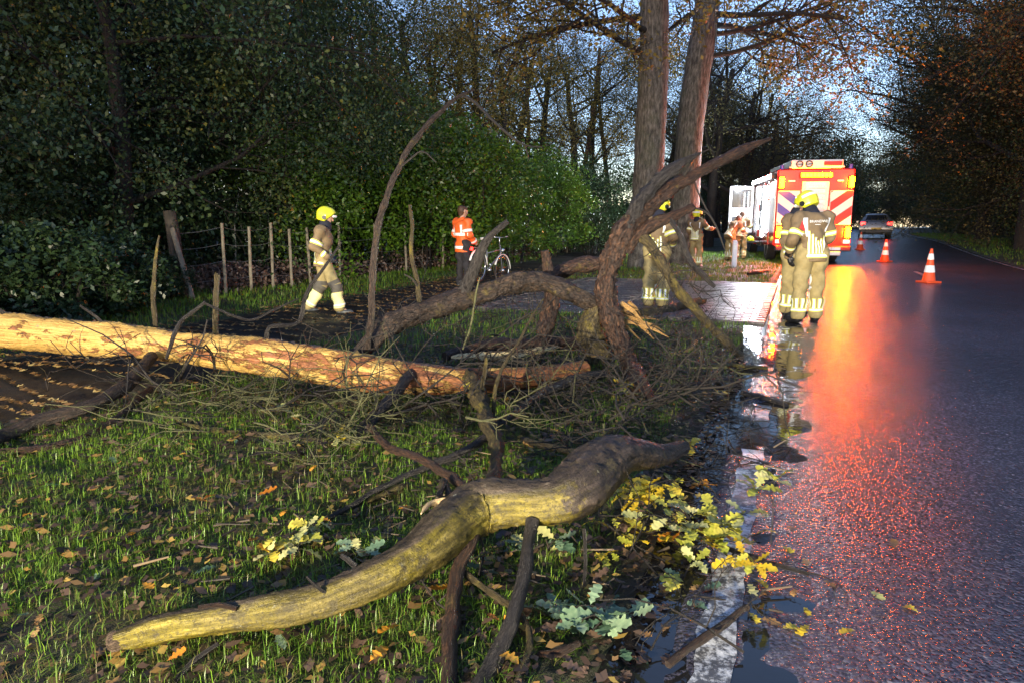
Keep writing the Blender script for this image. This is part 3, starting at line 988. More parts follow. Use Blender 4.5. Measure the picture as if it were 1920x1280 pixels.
PINE = dict(levels=2, kids=(15, 6), first=(0.42, 0.3), angle=(1.35, 0.8), ratio=(0.30, 0.45), rr=(0.3, 0.4), wander=0.2, lift=0.05)
PR = {}
PR['oak'] = [proto_tree('oak_tree', 12, 0.26, OAK, M_autumn, 19, 0.32, 0.10, s, clump=0.7) for s in (1, 2)]
PR['sparse'] = [proto_tree('bare_oak_tree', 13, 0.24, BARE, M_autumn, 10, 0.32, 0.10, s, clump=0.55) for s in (3, 4)]
PR['wide'] = [proto_tree('wide_oak_tree', 12, 0.27, OAKW, M_brownleaf, 20, 0.30, 0.095, s, clump=0.85) for s in (5, 6)]
PR['dense'] = [proto_tree('leafy_tree', 11, 0.2, OAKW, M_birchleaf, 26, 0.24, 0.085, s, droop=0.7, clump=0.72) for s in (7, 8)]
ROADOAK = dict(levels=3, kids=(11, 7, 6), first=(0.30, 0.2, 0.15), angle=(1.25, 0.8, 0.8), ratio=(0.62, 0.5, 0.45), rr=(0.5, 0.5, 0.5), wander=0.2, lift=0.035)
PR['road'] = [proto_tree('roadside_oak_tree', 13, 0.30, ROADOAK, M_brownleaf, 16, 0.26, 0.10, s, clump=0.72) for s in (15, 16)]
PR['pine'] = [proto_tree('pine_tree', 15, 0.2, PINE, M_needle, 46, 0.26, 0.17, s, bark=plain('pine_bark', (0.10, 0.045, 0.03), 0.9, 0.4, 6), asp=0.12) for s in (9, 10)]
def proto_shrub(name, w, h, n, size, leafm, seed, stems=9, hollow=0.45, asp=0.5, floor=0.12):
    """leafy masses carried by several stems, gaps between the masses"""
    rs = np.random.RandomState(seed)
    root = empty(name)
    mb = MB()
    C = []
    for k in range(stems * 3):
        az, rr = rs.rand() * 6.283, math.sqrt(rs.rand())
        zz = h * (floor + (0.95 - floor) * rs.rand())
        env = math.sin(math.pi * min(1, (zz / h) * 0.75 + 0.22)) ** 0.6
        C.append((w * rr * env * math.cos(az), w * rr * env * math.sin(az), zz, 0.16 * h * (0.6 + 0.7 * rs.rand())))
    C = np.array(C)
    for k in range(stems):
        tgt = C[k * 3]
        b = np.array([tgt[0] * 0.25, tgt[1] * 0.25, -0.1])
        mid = (b + tgt[:3]) / 2 + rs.randn(3) * 0.12
        tube(mb, [b, mid, tgt[:3]], [0.03, 0.02, 0.008], n=4, rough=0, step=None, ends=(False, False))
        for j in (1, 2):
            t2 = C[k * 3 + j]
            tube(mb, [mid, (mid + t2[:3]) / 2 + rs.randn(3) * 0.1, t2[:3]], [0.016, 0.012, 0.006], n=3, rough=0, step=None, ends=(False, False))
    mb.build('stem', M_bgbark, root, smooth_=True)
    idx = rs.randint(0, len(C), n)
    u = rs.randn(n, 3)
    u /= np.linalg.norm(u, axis=1)[:, None]
    rad = (hollow + (1 - hollow) * rs.rand(n) ** 0.6) * C[idx, 3]
    P = C[idx, :3] + u * rad[:, None] * np.array([1.25, 1.25, 0.85])
    P += 0.06 * rs.randn(n, 3)
    P = P[P[:, 2] > 0.03]
    V, F = leaf_cloud(P, size, rs, up=0.8, droop=0.35, asp=asp)
    tag(arr_mesh('foliage', V, F, leafm, root, attr=np.clip(0.45 * rs.rand(len(F)) + 0.55 * (0.5 + 0.45 * np.sin(V[::4, 0] * 3.1 + 2 * V[::4, 2]) * np.cos(V[::4, 1] * 2.7 + V[::4, 2])), 0, 1)))
    return root
PR['shrub'] = [proto_shrub('evergreen_shrub', 1.7, 3.9, 10500, 0.105, M_shrubleaf, s, stems=11) for s in (21, 22, 23)]
PR['dark'] = [proto_shrub('dark_shrub', 1.9, 3.6, 8500, 0.115, M_darkleaf, s, stems=10) for s in (24, 25)]
PR['low'] = [proto_shrub('low_bush', 0.95, 1.25, 4600, 0.085, M_darkleaf, s, stems=9, floor=0.05) for s in (26, 27)]
PR['bramble'] = [proto_shrub('roadside_bush', 1.5, 2.1, 5200, 0.10, M_birchleaf, s, stems=9, floor=0.05) for s in (28, 29)]
used_proto = {}
def plant(kind, px, Y, label, group=None, s=1.0, rz=None, cat='tree', x=None, zs=1.0, v=None, clear=4.6):
    lst = PR[kind]
    i = random.randrange(len(lst)) if v is None else v
    src = lst[i]
    if used_proto.get((kind, i)):
        o = copy_tree(src)
    else:
        o = src
        used_proto[(kind, i)] = True
    X = XP(px, Y) if x is None else x
    a_, l_ = to_ab(X, Y)
    if px > 1590 and l_ < ROAD_R + clear:            # keep the mown strip beside the road free
        X, Y = (float(q) for q in from_ab(float(a_), ROAD_R + clear + random.uniform(0, 1.0)))
    o.location = (X, Y, gz1(X, Y))
    o.rotation_euler = (0, 0, random.uniform(0, 6.28) if rz is None else rz)
    o.scale = (s, s, s * zs)
    return tag(o, label, cat, group)
random.seed(3)
# wood behind the fence, left: tall leafy trees, dark below
for px, Y, s in ((-140, 13.5, 1.0), (60, 15.5, 1.05), (230, 14.0, 0.95), (400, 17.5, 1.0), (-40, 20, 1.2), (150, 21, 1.2), (330, 22, 1.15), (520, 22, 1.1), (-260, 17, 1.1), (440, 27, 1.2), (250, 29, 1.3), (60, 30, 1.4)):
    plant('dense', px, Y, 'tall dark leafy tree of the wood behind the wire fence', 'leafy trees of the dark wood', s)
for px, Y, s, zz in ((-60, 11.6, 0.85, 1), (130, 13.2, 0.95, 1), (290, 15.8, 1.0, 1.15), (470, 17.8, 1.0, 1.2), (20, 17, 1.2, 1.2), (190, 19, 1.2, 1.3), (390, 21, 1.2, 1.3), (560, 22, 1.2, 1.2), (1150, 35, 1.2, 1.0), (1110, 29, 1.0, 1.05), (1060, 31, 1.15, 1.1), (1240, 40, 1.3, 1.0), (1000, 36, 1.3, 1.2)):
    plant('dark', px, Y, 'dark evergreen shrub growing behind the wire fence', 'dark shrubs behind the fence', s, cat='shrub', zs=zz)
SHL = {560: 'green shrub over the fence directly behind the striding firefighter', 640: 'green shrub over the fence just ahead of the striding firefighter',
       720: 'green shrub over the fence behind the tall bent upright branch', 800: 'green shrub over the fence between the bent upright branch and the bystander',
       880: 'green shrub over the fence directly behind the orange-clad bystander', 960: 'green shrub over the fence behind the parked bicycle',
       1020: 'green shrub at the end of the row towards the thick oak trunks'}
for px, Y, s, zz in ((560, 17.5, 1.0, 1.0), (640, 19.5, 1.15, 1.0), (720, 20.5, 1.2, 1.0), (800, 20.8, 1.15, 0.95), (880, 21.5, 1.15, 0.95), (960, 23, 1.1, 0.95), (680, 24, 1.4, 1.05), (840, 25, 1.35, 1.0), (760, 27, 1.5, 1.1), (1020, 27, 1.1, .9)):
    plant('shrub', px, Y, SHL.get(px, 'tall green shrub rising in the second row behind those along the fence'), 'green shrubs along the fence', s, cat='shrub', zs=zz)
for px, Y, s in ((100, 9.6, 1.05), (30, 9.0, 1.0), (190, 10.6, 0.95), (-60, 8.6, 1.1), (290, 12.4, 0.6)):
    plant('low', px, Y, 'small low bush at the foot of the leaning corner post' if px == 290 else 'low dark leafy bush growing behind the pale stripped log', 'low bushes near the log', s, cat='bush')
# behind: airy autumn oaks against the evening sky
for px, Y, s in ((700, 29, .95), (840, 33, 1.0), (960, 34, 1.0), (1080, 38, 1.0), (610, 30, 1.0)):
    plant('oak', px, Y, 'leafy yellow-brown oak rising behind the green shrubs', 'leafy oaks behind the shrubs', s)
for px, Y, s in ((640, 34, 1.1), (780, 31, 1.0), (905, 36, 1.15), (1010, 42, 1.15), (560, 42, 1.3), (720, 48, 1.4), (860, 52, 1.4), (960, 60, 1.5), (1110, 55, 1.3), (1330, 62, 1.2)):
    plant('sparse' if random.random() < .6 else 'oak', px, Y, 'thin autumn oak with open crown behind the green shrubs', 'airy oaks behind the shrubs', s)
for px, Y, s, rz in ((655, 38, 1.0, 0.4), (1090, 44, 1.0, 2.2), (1150, 50, 1.05, 3.0), (985, 52, 1.1, 1.0), (620, 56, 1.3, 2.0), (820, 62, 1.3, 4.0)):
    plant('pine', px, Y, 'dark reddish pine standing among the bare oaks', 'pines of the wood', s, rz)
# beside the road beyond the engine
for px, Y, s in ((1345, 44, 1.0), (1420, 56, 1.1), (1300, 52, 1.1), (1470, 72, 1.2), (1380, 80, 1.3), (1500, 100, 1.4), (1440, 112, 1.5)):
    plant('sparse', px, Y, 'open-crowned oak beside the road beyond the fire engine', 'roadside oaks beyond the engine', s)
for px, Y, s in ((1360, 64, 1.0), (1250, 48, 0.95), (1300, 74, 1.1), (1430, 90, 1.2)):
    plant('wide', px, Y, 'low spreading brown oak beyond the fire engine', 'brown oaks beyond the engine', s)
# the road bends away between trees: the far wood closes the view
for px, Y, s in ((1400, 120, 1.2), (1450, 135, 1.15), (1510, 140, 1.1), (1560, 145, 1.15), (1585, 128, 1.2), (1480, 128, 1.0), (1340, 110, 1.2), (1540, 132, 1.0)):
    plant('wide', px, Y, 'distant brown oak where the road bends out of sight', 'distant oaks at the bend', s, clear=-99)
for px, Y, s, zz in ((1570, 118, 3.2, 1.3), (1610, 100, 2.6, 1.2), (1640, 84, 2.3, 1.2), (1600, 130, 3.4, 1.4), (1660, 70, 2.0, 1.2), (1680, 58, 1.8, 1.2), (1630, 118, 3.0, 1.3), (1440, 110, 3.0, 1.2), (1390, 92, 2.6, 1.2), (1340, 78, 2.2, 1.2), (1480, 126, 3.2, 1.2), (1530, 138, 3.0, 1.0), (1700, 50, 1.7, 1.2), (1300, 64, 2.0, 1.2)):
    plant('dark', px, Y, 'tall dark undergrowth bush beside the distant road', 'undergrowth along the distant road', s, cat='bush', zs=zz, clear=4.0)
# right of the road
for px, Y, s in ((1800, 26, 0.95), (1920, 20, 0.9), (2010, 24, 1.0), (1730, 38, 1.0), (1850, 34, 1.05), (1960, 31, 1.1), (1680, 50, 1.05), (1790, 48, 1.15), (1650, 66, 1.15), (1720, 64, 1.2), (1620, 84, 1.3), (1900, 45, 1.3), (2080, 18, .9), (1600, 108, 1.5), (1640, 75, 1.2), (1610, 95, 1.3), (1660, 60, 1.1), (1700, 46, 1.0), (1745, 36, .95), (1625, 120, 1.4)):
    plant('wide', px, Y, 'dark brown-leaved oak on the far side of the road', 'oaks right of the road', s)
for px, Y, s, cl in ((1985, 17, .8, 3.2), (1905, 23, .9, 3.0), (1840, 30, 1.0, 3.0), (1770, 38, 1.05, 3.2), (1715, 47, 1.1, 3.0), (1680, 58, 1.15, 3.0), (1655, 70, 1.2, 3.0), (1635, 86, 1.25, 3.2), (1620, 104, 1.35, 3.0)):
    plant('road', px, Y, 'wide oak whose boughs hang over the far side of the road', 'oaks overhanging the road', s, clear=cl)
for px, Y, s in ((1330, 34, .9), (1395, 46, 1.0), (1440, 60, 1.0), (1475, 78, 1.1)):
    plant('road', px, Y, 'spreading autumn oak on the verge behind the fire engine', 'spreading oaks behind the engine', s)
for px, Y, s in ((1860, 28, 1.0), (1760, 42, 1.1), (1940, 38, 1.2), (1690, 58, 1.2), (1830, 56, 1.4), (2000, 48, 1.4)):
    plant('dense', px, Y, 'dense dark tree in the second row right of the road', 'dense trees right of the road', s)
for px, Y, s in ((1745, 37, 1.05), (1790, 33, 0.9), (1840, 29, 0.95), (1880, 26, 0.95), (1670, 58, 1.2), (1655, 74, 1.3), (1640, 92, 1.4), (1925, 24, 1.0), (1715, 43, 1.1), (1700, 52, 1.2), (1980, 21, 1.0), (1690, 64, 1.3), (1810, 38, 1.3), (1900, 32, 1.3), (1760, 50, 1.5)):
    plant('bramble', px, Y, 'scrubby green bush at the wood edge right of the road', 'bushes right of the road', s, cat='bush')
for l_ in range(-10, 22, 3):                         # undergrowth where the road curves out of sight
    X, Y = (float(q) for q in from_ab(158 + 4 * math.sin(l_ * 2.1), l_))
    plant('dark', 0, Y, 'tall dark undergrowth bush beside the distant road', 'undergrowth along the distant road', 3.0 + .5 * math.sin(l_), cat='bush', x=X, zs=1.25)
for px, Y, s in ((1790, 25, 1.15), (1745, 31, 1.2), (1700, 40, 1.25), (1860, 20, .95)):
    plant('road', px, Y, 'wide oak whose boughs hang over the far side of the road', 'oaks overhanging the road', s, clear=1.6)
for (kind, lst) in PR.items():                      # a pattern tree that was not planted is not part of the place
    for i, o in enumerate(lst):
        if not used_proto.get((kind, i)):
            for ch in list(o.children):
                bpy.data.objects.remove(ch)
            bpy.data.objects.remove(o)

# the two big oaks on the verge by the driveway
def big_oak(pts, rads, label, seed, boughs):
    b = pts[0]
    root = empty('oak_tree', b)
    mb = MB()
    rel = [Vector(p) - Vector(b) for p in pts]
    tube(mb, rel, rads, n=22, rough=0.05, step=0.35, seed=seed, ends=(False, True))
    mb.build('trunk', M_oak, root, smooth_=True)
    rs = np.random.RandomState(seed)
    tips = []
    prm = dict(levels=2, kids=(8, 6, 4), first=(0.25, 0.2, 0.2), angle=(0.7, 0.8, 0.8), ratio=(0.5, 0.5, 0.5), rr=(0.5, 0.5, 0.5), wander=0.2, lift=0.0)
    for (t, d, ln, r) in boughs:
        m2 = MB()
        p = np.array(rel[-1]) * t
        grow(m2, tips, p, np.array(d) / np.linalg.norm(d), ln, r, 0, prm, rs)
        m2.build('bough', M_bgbark, root, smooth_=True)
    V, F, a = leaves_on(tips, 9, 0.22, 0.12, rs, 0.4)
    tag(arr_mesh('crown', V, F, M_autumn, root, attr=a))
    return tag(root, label, 'tree', None)
Y1, Y2 = 21.0, 23.5
g1, g2 = PY(1208, 520, Y1), PY(1278, 505, Y2)
big_oak([(g1.x, g1.y, gz1(g1.x, g1.y) - 0.2), PY(1209, 480, Y1), PY(1213, 400, Y1), PY(1222, 200, Y1), PY(1227, 0, Y1), PY(1232, -260, Y1), PY(1240, -600, Y1)],
        [0.62, 0.50, 0.455, 0.44, 0.41, 0.36, 0.28], 'thick straight oak trunk nearest the arched broken limb', 5,
        [(0.40, (-1, -.3, .12), 4.6, .10), (0.47, (-.9, .3, -.02), 5.0, .1), (0.44, (-.7, -.8, .05), 4.0, .09), (0.50, (.6, -.8, -.1), 3.5, .09), (0.53, (-1, 0, -.15), 5.5, .1)])
big_oak([(g2.x, g2.y, gz1(g2.x, g2.y) - 0.2), PY(1279, 470, Y2), PY(1284, 400, Y2), PY(1298, 200, Y2), PY(1322, 40, Y2), PY(1345, -150, Y2), PY(1390, -520, Y2)],
        [0.72, 0.56, 0.49, 0.43, 0.40, 0.36, 0.25], 'thick oak trunk that leans towards the road, its bark mossy at the foot', 6,
        [(0.42, (1, -.3, .05), 4.0, .09), (0.48, (1, .5, -.05), 5.0, .1), (0.50, (.8, -.8, -.12), 4.5, .1), (0.52, (-.5, .8, -.1), 4, .1), (0.46, (.9, .1, .1), 4.5, .09)])

# ------------------------------------------------------------------ the fallen tree, its limbs and the loose wood
def pt(px, py, w):
    """w below 1.35: height above the ground; above: distance"""
    return PY(px, py, w) if w > 1.35 else PZ(px, py, w)
def fw(p):
    return p.y * CP - (p.z - CAM_H) * SP
SLIM = 0.86
def limb_pts(spec):
    P = [pt(a, b, w) for a, b, w, r in spec]
    return P, [SLIM * s[3] * fw(p) / FPX for s, p in zip(spec, P)]
def limb(name, spec, mat, root, seed, n=12, rough=0.09, step=0.05, jag=0.0, base=None, kink=0.30, crack=0.05, ease=0.9):
    P, Rr = limb_pts(spec)
    if n >= 10:
        n, step = int(n * 1.6), step * .6
    o = Vector(base) if base is not None else root.location
    mb = MB()
    if jag:
        tube(mb, [p - o for p in P], Rr, n=n, rough=rough, step=step, seed=seed, ends=(True, False), kink=kink, ease=ease, crack=crack if n >= 10 else 0)
        # torn end: splinters running on past the break
        e, d = P[-1] - o, (P[-1] - P[-2]).normalized()
        rs = random.Random(seed)
        k = mb.mi
        u = d.orthogonal().normalized()
        w = d.cross(u)
        tube(mb, [e, e + d * jag * 0.3], [Rr[-1] * 1.0, Rr[-1] * 0.55], n=n, rough=0.3, step=None, seed=seed + 1)
        for q in range(7):
            t = rs.uniform(0, 6.28)
            c = e + (u * math.cos(t) + w * math.sin(t)) * Rr[-1] * 0.7 - d * 0.02
            tube(mb, [c, c + d * jag * rs.uniform(0.4, 1.3) + (u * rs.uniform(-.2, .2) + w * rs.uniform(-.2, .2)) * Rr[-1]], [Rr[-1] * 0.3, Rr[-1] * 0.04], n=4, rough=0, step=None)
    else:
        tube(mb, [p - o for p in P], Rr, n=n, rough=rough, step=step, seed=seed, kink=kink, ease=ease, crack=crack if n >= 10 else 0)
    return mb.build(name, mat, root, smooth_=True, sharp=50)
def thing(name, base, label, cat, group=None):
    return tag(empty(name, base), label, cat, group)
def spray(mb, p, d, length, r, lev, rs, flat=0.5):
    """a forking twig"""
    n = 4
    pts, rad = [np.array(p, float)], [r]
    dd = np.array(d, float)
    for i in range(n):
        dd = dd + rs.randn(3) * 0.42 * np.array([1, 1, flat])
        dd /= np.linalg.norm(dd)
        pts.append(pts[-1] + dd * length / n)
        rad.append(r * (1 - 0.6 * (i + 1) / n))
    for q in pts:
        q[2] = max(q[2], 0.015)
    tube(mb, pts, rad, n=5 if lev == 0 else 4, rough=0.08, step=None, seed=int(rs.randint(999)), ends=(True, True))
    if lev < 2:
        for k in range(3 if lev == 0 else 2):
            i = rs.randint(1, n)
            o = rs.randn(3) * np.array([1, 1, flat])
            o /= np.linalg.norm(o)
            nd = dd * 0.6 + o * 0.8
            spray(mb, pts[i], nd / np.linalg.norm(nd), length * (0.4 + 0.3 * rs.rand()), r * 0.6, lev + 1, rs, flat)

M_fresh_dark = make_bark('weathered_break', (0.03, 0.02, 0.014), (0.10, 0.065, 0.04), (0.26, 0.17, 0.11), None, wet=0.7)
T0 = pt(300, 690, 0.02)
tree = thing('fallen_tree', T0, 'fallen tree lying across the path, its long trunk stripped to pale yellow wood', 'tree')
trunk = limb('trunk', [(-260, 596, .46, 40), (-120, 607, .44, 39), (0, 618, .42, 38), (150, 633, .39, 36), (300, 646, .36, 35), (450, 662, .32, 37), (600, 683, .27, 40), (700, 700, .24, 39),
                       (800, 711, .21, 34), (900, 714, .18, 28), (1000, 708, .15, 22), (1095, 690, .14, 18)], M_strip, tree, 1, n=26, rough=0.06, step=0.05, kink=.06, crack=.045)
trunk['label'] = 'pale stripped trunk with patches of red bark'
limb('limb', [(660, 668, 5.55, 13.5), (690, 650, 5.6, 19.8), (735, 605, 5.75, 22.5), (820, 572, 6.0, 21.6), (900, 550, 6.2, 20.7), (960, 532, 6.3, 21.6), (1010, 532, 6.4, 19.8), (1060, 548, 6.45, 17.1), (1110, 566, 6.5, 16.2), (1140, 590, 6.55, 12.6)], M_limb, tree, 2, n=16, rough=0.16, crack=.08)
limb('limb', [(1135, 556, 6.5, 12), (1118, 575, 6.5, 20), (1106, 610, 6.5, 26), (1110, 640, 6.5, 27), (1120, 668, 6.5, 26), (1128, 690, 6.5, 16)], M_limb_moss, tree, 3, n=18, rough=0.16)
limb('branch', [(690, 652, 5.5, 6.0), (694, 610, 5.5, 7.2), (699, 540, 5.55, 7.6), (702, 470, 5.6, 7.6), (706, 438, 5.6, 7.6), (722, 380, 5.65, 6.8), (745, 318, 5.7, 6.4), (782, 258, 5.75, 6.0), (830, 205, 5.8, 4.7), (868, 178, 5.8, 3.4), (890, 168, 5.8, 1.7)], M_limb, tree, 4, n=10, rough=0.1)
limb('branch', [(866, 180, 5.8, 3.2), (885, 186, 5.8, 3), (912, 215, 5.75, 3), (950, 250, 5.7, 2.5), (985, 275, 5.7, 2), (1018, 276, 5.7, 1)], M_twig_dark, tree, 5, n=5)
limb('branch', [(748, 316, 5.7, 2.5), (790, 285, 5.7, 2), (818, 305, 5.7, 1)], M_twig_dark, tree, 51, n=5)
limb('branch', [(985, 275, 5.7, 2), (990, 292, 5.7, 1.2), (992, 300, 5.7, .8)], M_twig_dark, tree, 52, n=4)
limb('branch', [(866, 560, 6.1, 14), (872, 540, 6.1, 13), (893, 490, 6.05, 12), (918, 448, 6.0, 9), (952, 415, 5.95, 5)], M_limb_dark, tree, 6, n=10)
limb('branch', [(788, 585, 5.9, 6), (784, 535, 5.9, 5.5), (770, 480, 5.9, 5), (774, 440, 5.9, 4.5), (768, 384, 5.9, 3.5)], M_limb_moss, tree, 7, n=7)
limb('branch', [(785, 540, 5.9, 3), (772, 522, 5.85, 2.5), (758, 515, 5.85, 1.5)], M_twig_dark, tree, 71, n=5)
limb('branch', [(292, 618, 6.0, 5), (288, 570, 6.0, 5.5), (289, 510, 6.0, 4.5), (299, 442, 6.0, 2)], M_limb_moss, tree, 8, n=7)
limb('branch', [(405, 630, 5.75, 6), (405, 585, 5.75, 6.5), (407, 515, 5.75, 6)], M_limb_moss, tree, 9, n=8, jag=.04)
limb('branch', [(207, 622, 6.0, 4), (185, 598, 5.95, 3.5), (150, 573, 5.9, 2.5)], M_limb_dark, tree, 10, n=6)
limb('branch', [(20, 596, 6.25, 6), (-5, 580, 6.2, 5), (-20, 572, 6.2, 4)], M_limb_dark, tree, 11, n=6)
limb('branch', [(285, 668, .3, 12), (272, 686, .26, 13), (222, 730, .18, 14), (150, 770, .12, 14), (80, 788, .10, 15), (0, 818, .08, 17), (-90, 860, .08, 17)], M_limb, tree, 12, n=12)
limb('branch', [(312, 672, 5.2, 3.5), (322, 640, 5.2, 4.5), (333, 610, 5.25, 4.5), (352, 592, 5.3, 4), (385, 566, 5.3, 3)], M_limb_dark, tree, 13, n=6)
limb('branch', [(380, 567, 5.3, 3), (420, 585, 5.35, 3), (470, 602, 5.4, 3), (515, 580, 5.5, 2.5), (560, 560, 5.6, 1.5)], M_limb_dark, tree, 14, n=6)
limb('branch', [(500, 640, 5.6, 5), (500, 610, 5.6, 5), (545, 612, 5.7, 4.5), (566, 600, 5.8, 4.5), (568, 570, 5.8, 4.5), (580, 540, 5.8, 4), (606, 505, 5.8, 3.5), (640, 455, 5.8, 2)], M_limb_dark, tree, 15, n=7)
limb('branch', [(786, 680, .3, 11), (765, 708, .26, 12), (728, 752, .18, 12), (700, 786, .10, 13), (680, 808, .06, 13)], M_limb_dark, tree, 16, n=10, jag=.05)
limb('branch', [(880, 700, .22, 17), (893, 735, .22, 17), (910, 775, .20, 15), (922, 810, .18, 14), (930, 850, .16, 14), (926, 885, .16, 15), (915, 915, .2, 14)], M_limb_moss, tree, 17, n=12, rough=.2)
limb('branch', [(905, 765, 4.6, 7), (905, 725, 4.6, 6), (912, 672, 4.6, 4)], M_limb_moss, tree, 18, n=7, jag=.03)
limb('branch', [(925, 800, 4.45, 5), (926, 745, 4.5, 4.5), (940, 690, 4.6, 4), (968, 650, 4.7, 3.5), (1002, 585, 4.9, 2.5), (1020, 560, 5, 1.2)], M_limb_moss, tree, 19, n=6)
limb('branch', [(922, 806, .16, 8), (975, 765, .16, 9), (1035, 728, .15, 10), (1090, 708, .14, 11), (1130, 702, .12, 11)], M_limb_dark, tree, 20, n=9, rough=.12)
limb('branch', [(868, 655, 5.4, 2.2), (886, 600, 5.5, 2.6), (890, 560, 5.5, 2.4), (900, 520, 5.5, 1.4)], M_twig, tree, 21, n=5)
limb('limb', [(835, 668, .1, 10), (880, 655, .12, 12), (950, 646, .13, 14), (1030, 644, .13, 14), (1090, 645, .12, 12)], M_limb_red, tree, 22, n=12, rough=.12)
limb('limb', [(1008, 668, 6.9, 13), (1020, 620, 6.95, 16), (1034, 575, 7.0, 17), (1036, 545, 7.0, 14), (1028, 500, 7.0, 10), (1022, 470, 7.0, 9)], M_limb_red, tree, 23, n=12, rough=.18)
limb('limb', [(1015, 540, 7.4, 13), (1040, 520, 7.4, 17), (1075, 502, 7.4, 17), (1105, 497, 7.4, 17), (1130, 494, 7.4, 12)], M_limb_red, tree, 24, n=12, rough=.15, jag=.08)
o = limb('split_wood', [(846, 670, .10, 2), (880, 668, .12, 7), (940, 666, .13, 9), (1000, 660, .13, 8), (1048, 650, .13, 1.5)], plain('pale_torn_wood', (0.55, 0.43, 0.22), 0.6, 0.35, 30, bump=.5), tree, 97, n=12, rough=.35)
o['label'] = 'pale split wood torn from the trunk'
# splinters where the crown tore off
rs = random.Random(5)
for k in range(16):
    b = PY(1160 + rs.uniform(-15, 40), 585 + rs.uniform(-25, 25), 6.5) - T0
    d = Vector((rs.uniform(.5, 1), rs.uniform(-.5, .2), rs.uniform(-.75, .15))).normalized()
    l_ = rs.uniform(.18, .36)
    m_ = MB()
    tube(m_, [b, b + d * l_ * .5 + Vector((0, 0, .02)), b + d * l_], [.022, .015, .002], n=5, rough=.3, step=None, seed=k)
    m_.build('splinter', M_fresh, tree)
rs = np.random.RandomState(31)
for k in range(52):                                 # lichen-grey twigs hanging under the trunk
    px = 250 + 500 * rs.rand()
    py = 700 + 110 * rs.rand() + 0.05 * (px - 330)
    p = pt(px, py, 0.05 + 0.18 * rs.rand())
    d = rs.randn(3) * np.array([1, .7, .35]) + np.array([0, -.35, 0])
    d /= np.linalg.norm(d)
    m_ = MB()
    spray(m_, p - T0, d, 0.35 + 0.35 * rs.rand(), 0.0042 + 0.003 * rs.rand(), 0, rs, .6)
    m_.v = [(a, b, max(c, 0.0)) for a, b, c in m_.v]
    m_.build('twig', M_twig, tree, smooth_=True)
for k in range(95):                                 # dark twigs of the crown end
    px = 860 + 520 * rs.rand()
    py = 590 + 210 * rs.rand()
    p = pt(px, py, 0.05 + 0.25 * rs.rand())
    d = rs.randn(3) * np.array([1, .7, .5]) + np.array([.2, -.2, .15])
    d /= np.linalg.norm(d)
    m_ = MB()
    spray(m_, p - T0, d, 0.35 + 0.5 * rs.rand(), 0.004 + 0.005 * rs.rand(), 0, rs, .7)
    m_.build('twig', M_twig_dark if k % 6 else M_twig, tree, smooth_=True)

rs = np.random.RandomState(404)
for k in range(74):                                 # the torn crown: dark crooked boughs standing and hanging every way
    if k < 30:
        px, py = 330 + 480 * rs.rand(), 690 + 110 * rs.rand()
    else:
        px, py = 850 + 370 * rs.rand(), 590 + 190 * rs.rand()
    p = pt(px, py, 0.04 + 0.12 * rs.rand())
    d = rs.randn(3) * np.array([1, .6, .3]) + np.array([0, -.1, .15 + .35 * rs.rand() ** 2])
    d /= np.linalg.norm(d)
    m_ = MB()
    spray(m_, p - T0, d, 0.45 + 0.75 * rs.rand(), 0.005 + 0.009 * rs.rand() ** 1.6, 0, rs, .75)
    m_.build('bough', (M_twig_dark, M_limb_dark, M_twig_dark, M_limb)[k % 4], tree, smooth_=True)

# the tall arched limb beside it
B0 = pt(1190, 740, 0.02)
arch = thing('broken_limb', B0, 'tall dark limb arching up from the splintered crown towards the road', 'branch')
limb('stem', [(1222, 752, .05, 12.0), (1200, 720, .1, 18.9), (1180, 680, 6.2, 21.5), (1155, 630, 6.3, 20.6), (1140, 585, 6.35, 18.9), (1139, 530, 6.4, 22.4), (1157, 468, 6.4, 23.2), (1182, 418, 6.4, 22.4), (1212, 388, 6.45, 17.2), (1255, 350, 6.5, 14.6), (1305, 325, 6.55, 12.9), (1365, 298, 6.6, 11.2), (1410, 276, 6.6, 7.7), (1446, 260, 6.6, 2.6)], M_limb_red, arch, 41, n=18, rough=.2, step=.045, crack=.09)
limb('branch', [(1165, 440, 6.38, 14), (1190, 398, 6.38, 15), (1215, 360, 6.4, 14), (1250, 325, 6.4, 11), (1288, 300, 6.4, 8), (1312, 288, 6.4, 4)], M_limb_dark, arch, 42, n=12, rough=.22, crack=.09)
limb('branch', [(1172, 470, 6.4, 13), (1205, 432, 6.35, 14), (1240, 412, 6.3, 12), (1278, 400, 6.3, 9), (1300, 388, 6.3, 8)], M_limb_red, arch, 43, n=12, rough=.14, jag=.04)
limb('branch', [(1198, 436, 6.35, 10), (1226, 470, 6.3, 11), (1252, 515, 6.25, 11), (1275, 550, 6.25, 11), (1305, 580, 6.25, 10), (1345, 625, 6.3, 9), (1390, 668, 6.35, 8)], M_limb_moss, arch, 44, n=10, rough=.1, jag=.03)
limb('branch', [(1252, 404, 6.3, 5), (1275, 440, 6.25, 6), (1292, 490, 6.2, 6.5), (1318, 515, 6.2, 6), (1340, 538, 6.2, 4)], M_limb_dark, arch, 45, n=8, rough=.2)
limb('branch', [(1300, 390, 6.3, 2.5), (1330, 400, 6.3, 2), (1342, 425, 6.3, 2.2), (1352, 448, 6.3, 2), (1360, 470, 6.3, 1)], M_twig_dark, arch, 46, n=5)
limb('branch', [(1302, 340, 6.5, 2), (1312, 370, 6.45, 2), (1335, 410, 6.4, 2), (1345, 428, 6.4, 1)], M_twig_dark, arch, 47, n=5)
limb('branch', [(1270, 318, 6.4, 3), (1300, 295, 6.4, 2), (1330, 280, 6.4, 1)], M_twig_dark, arch, 48, n=5)
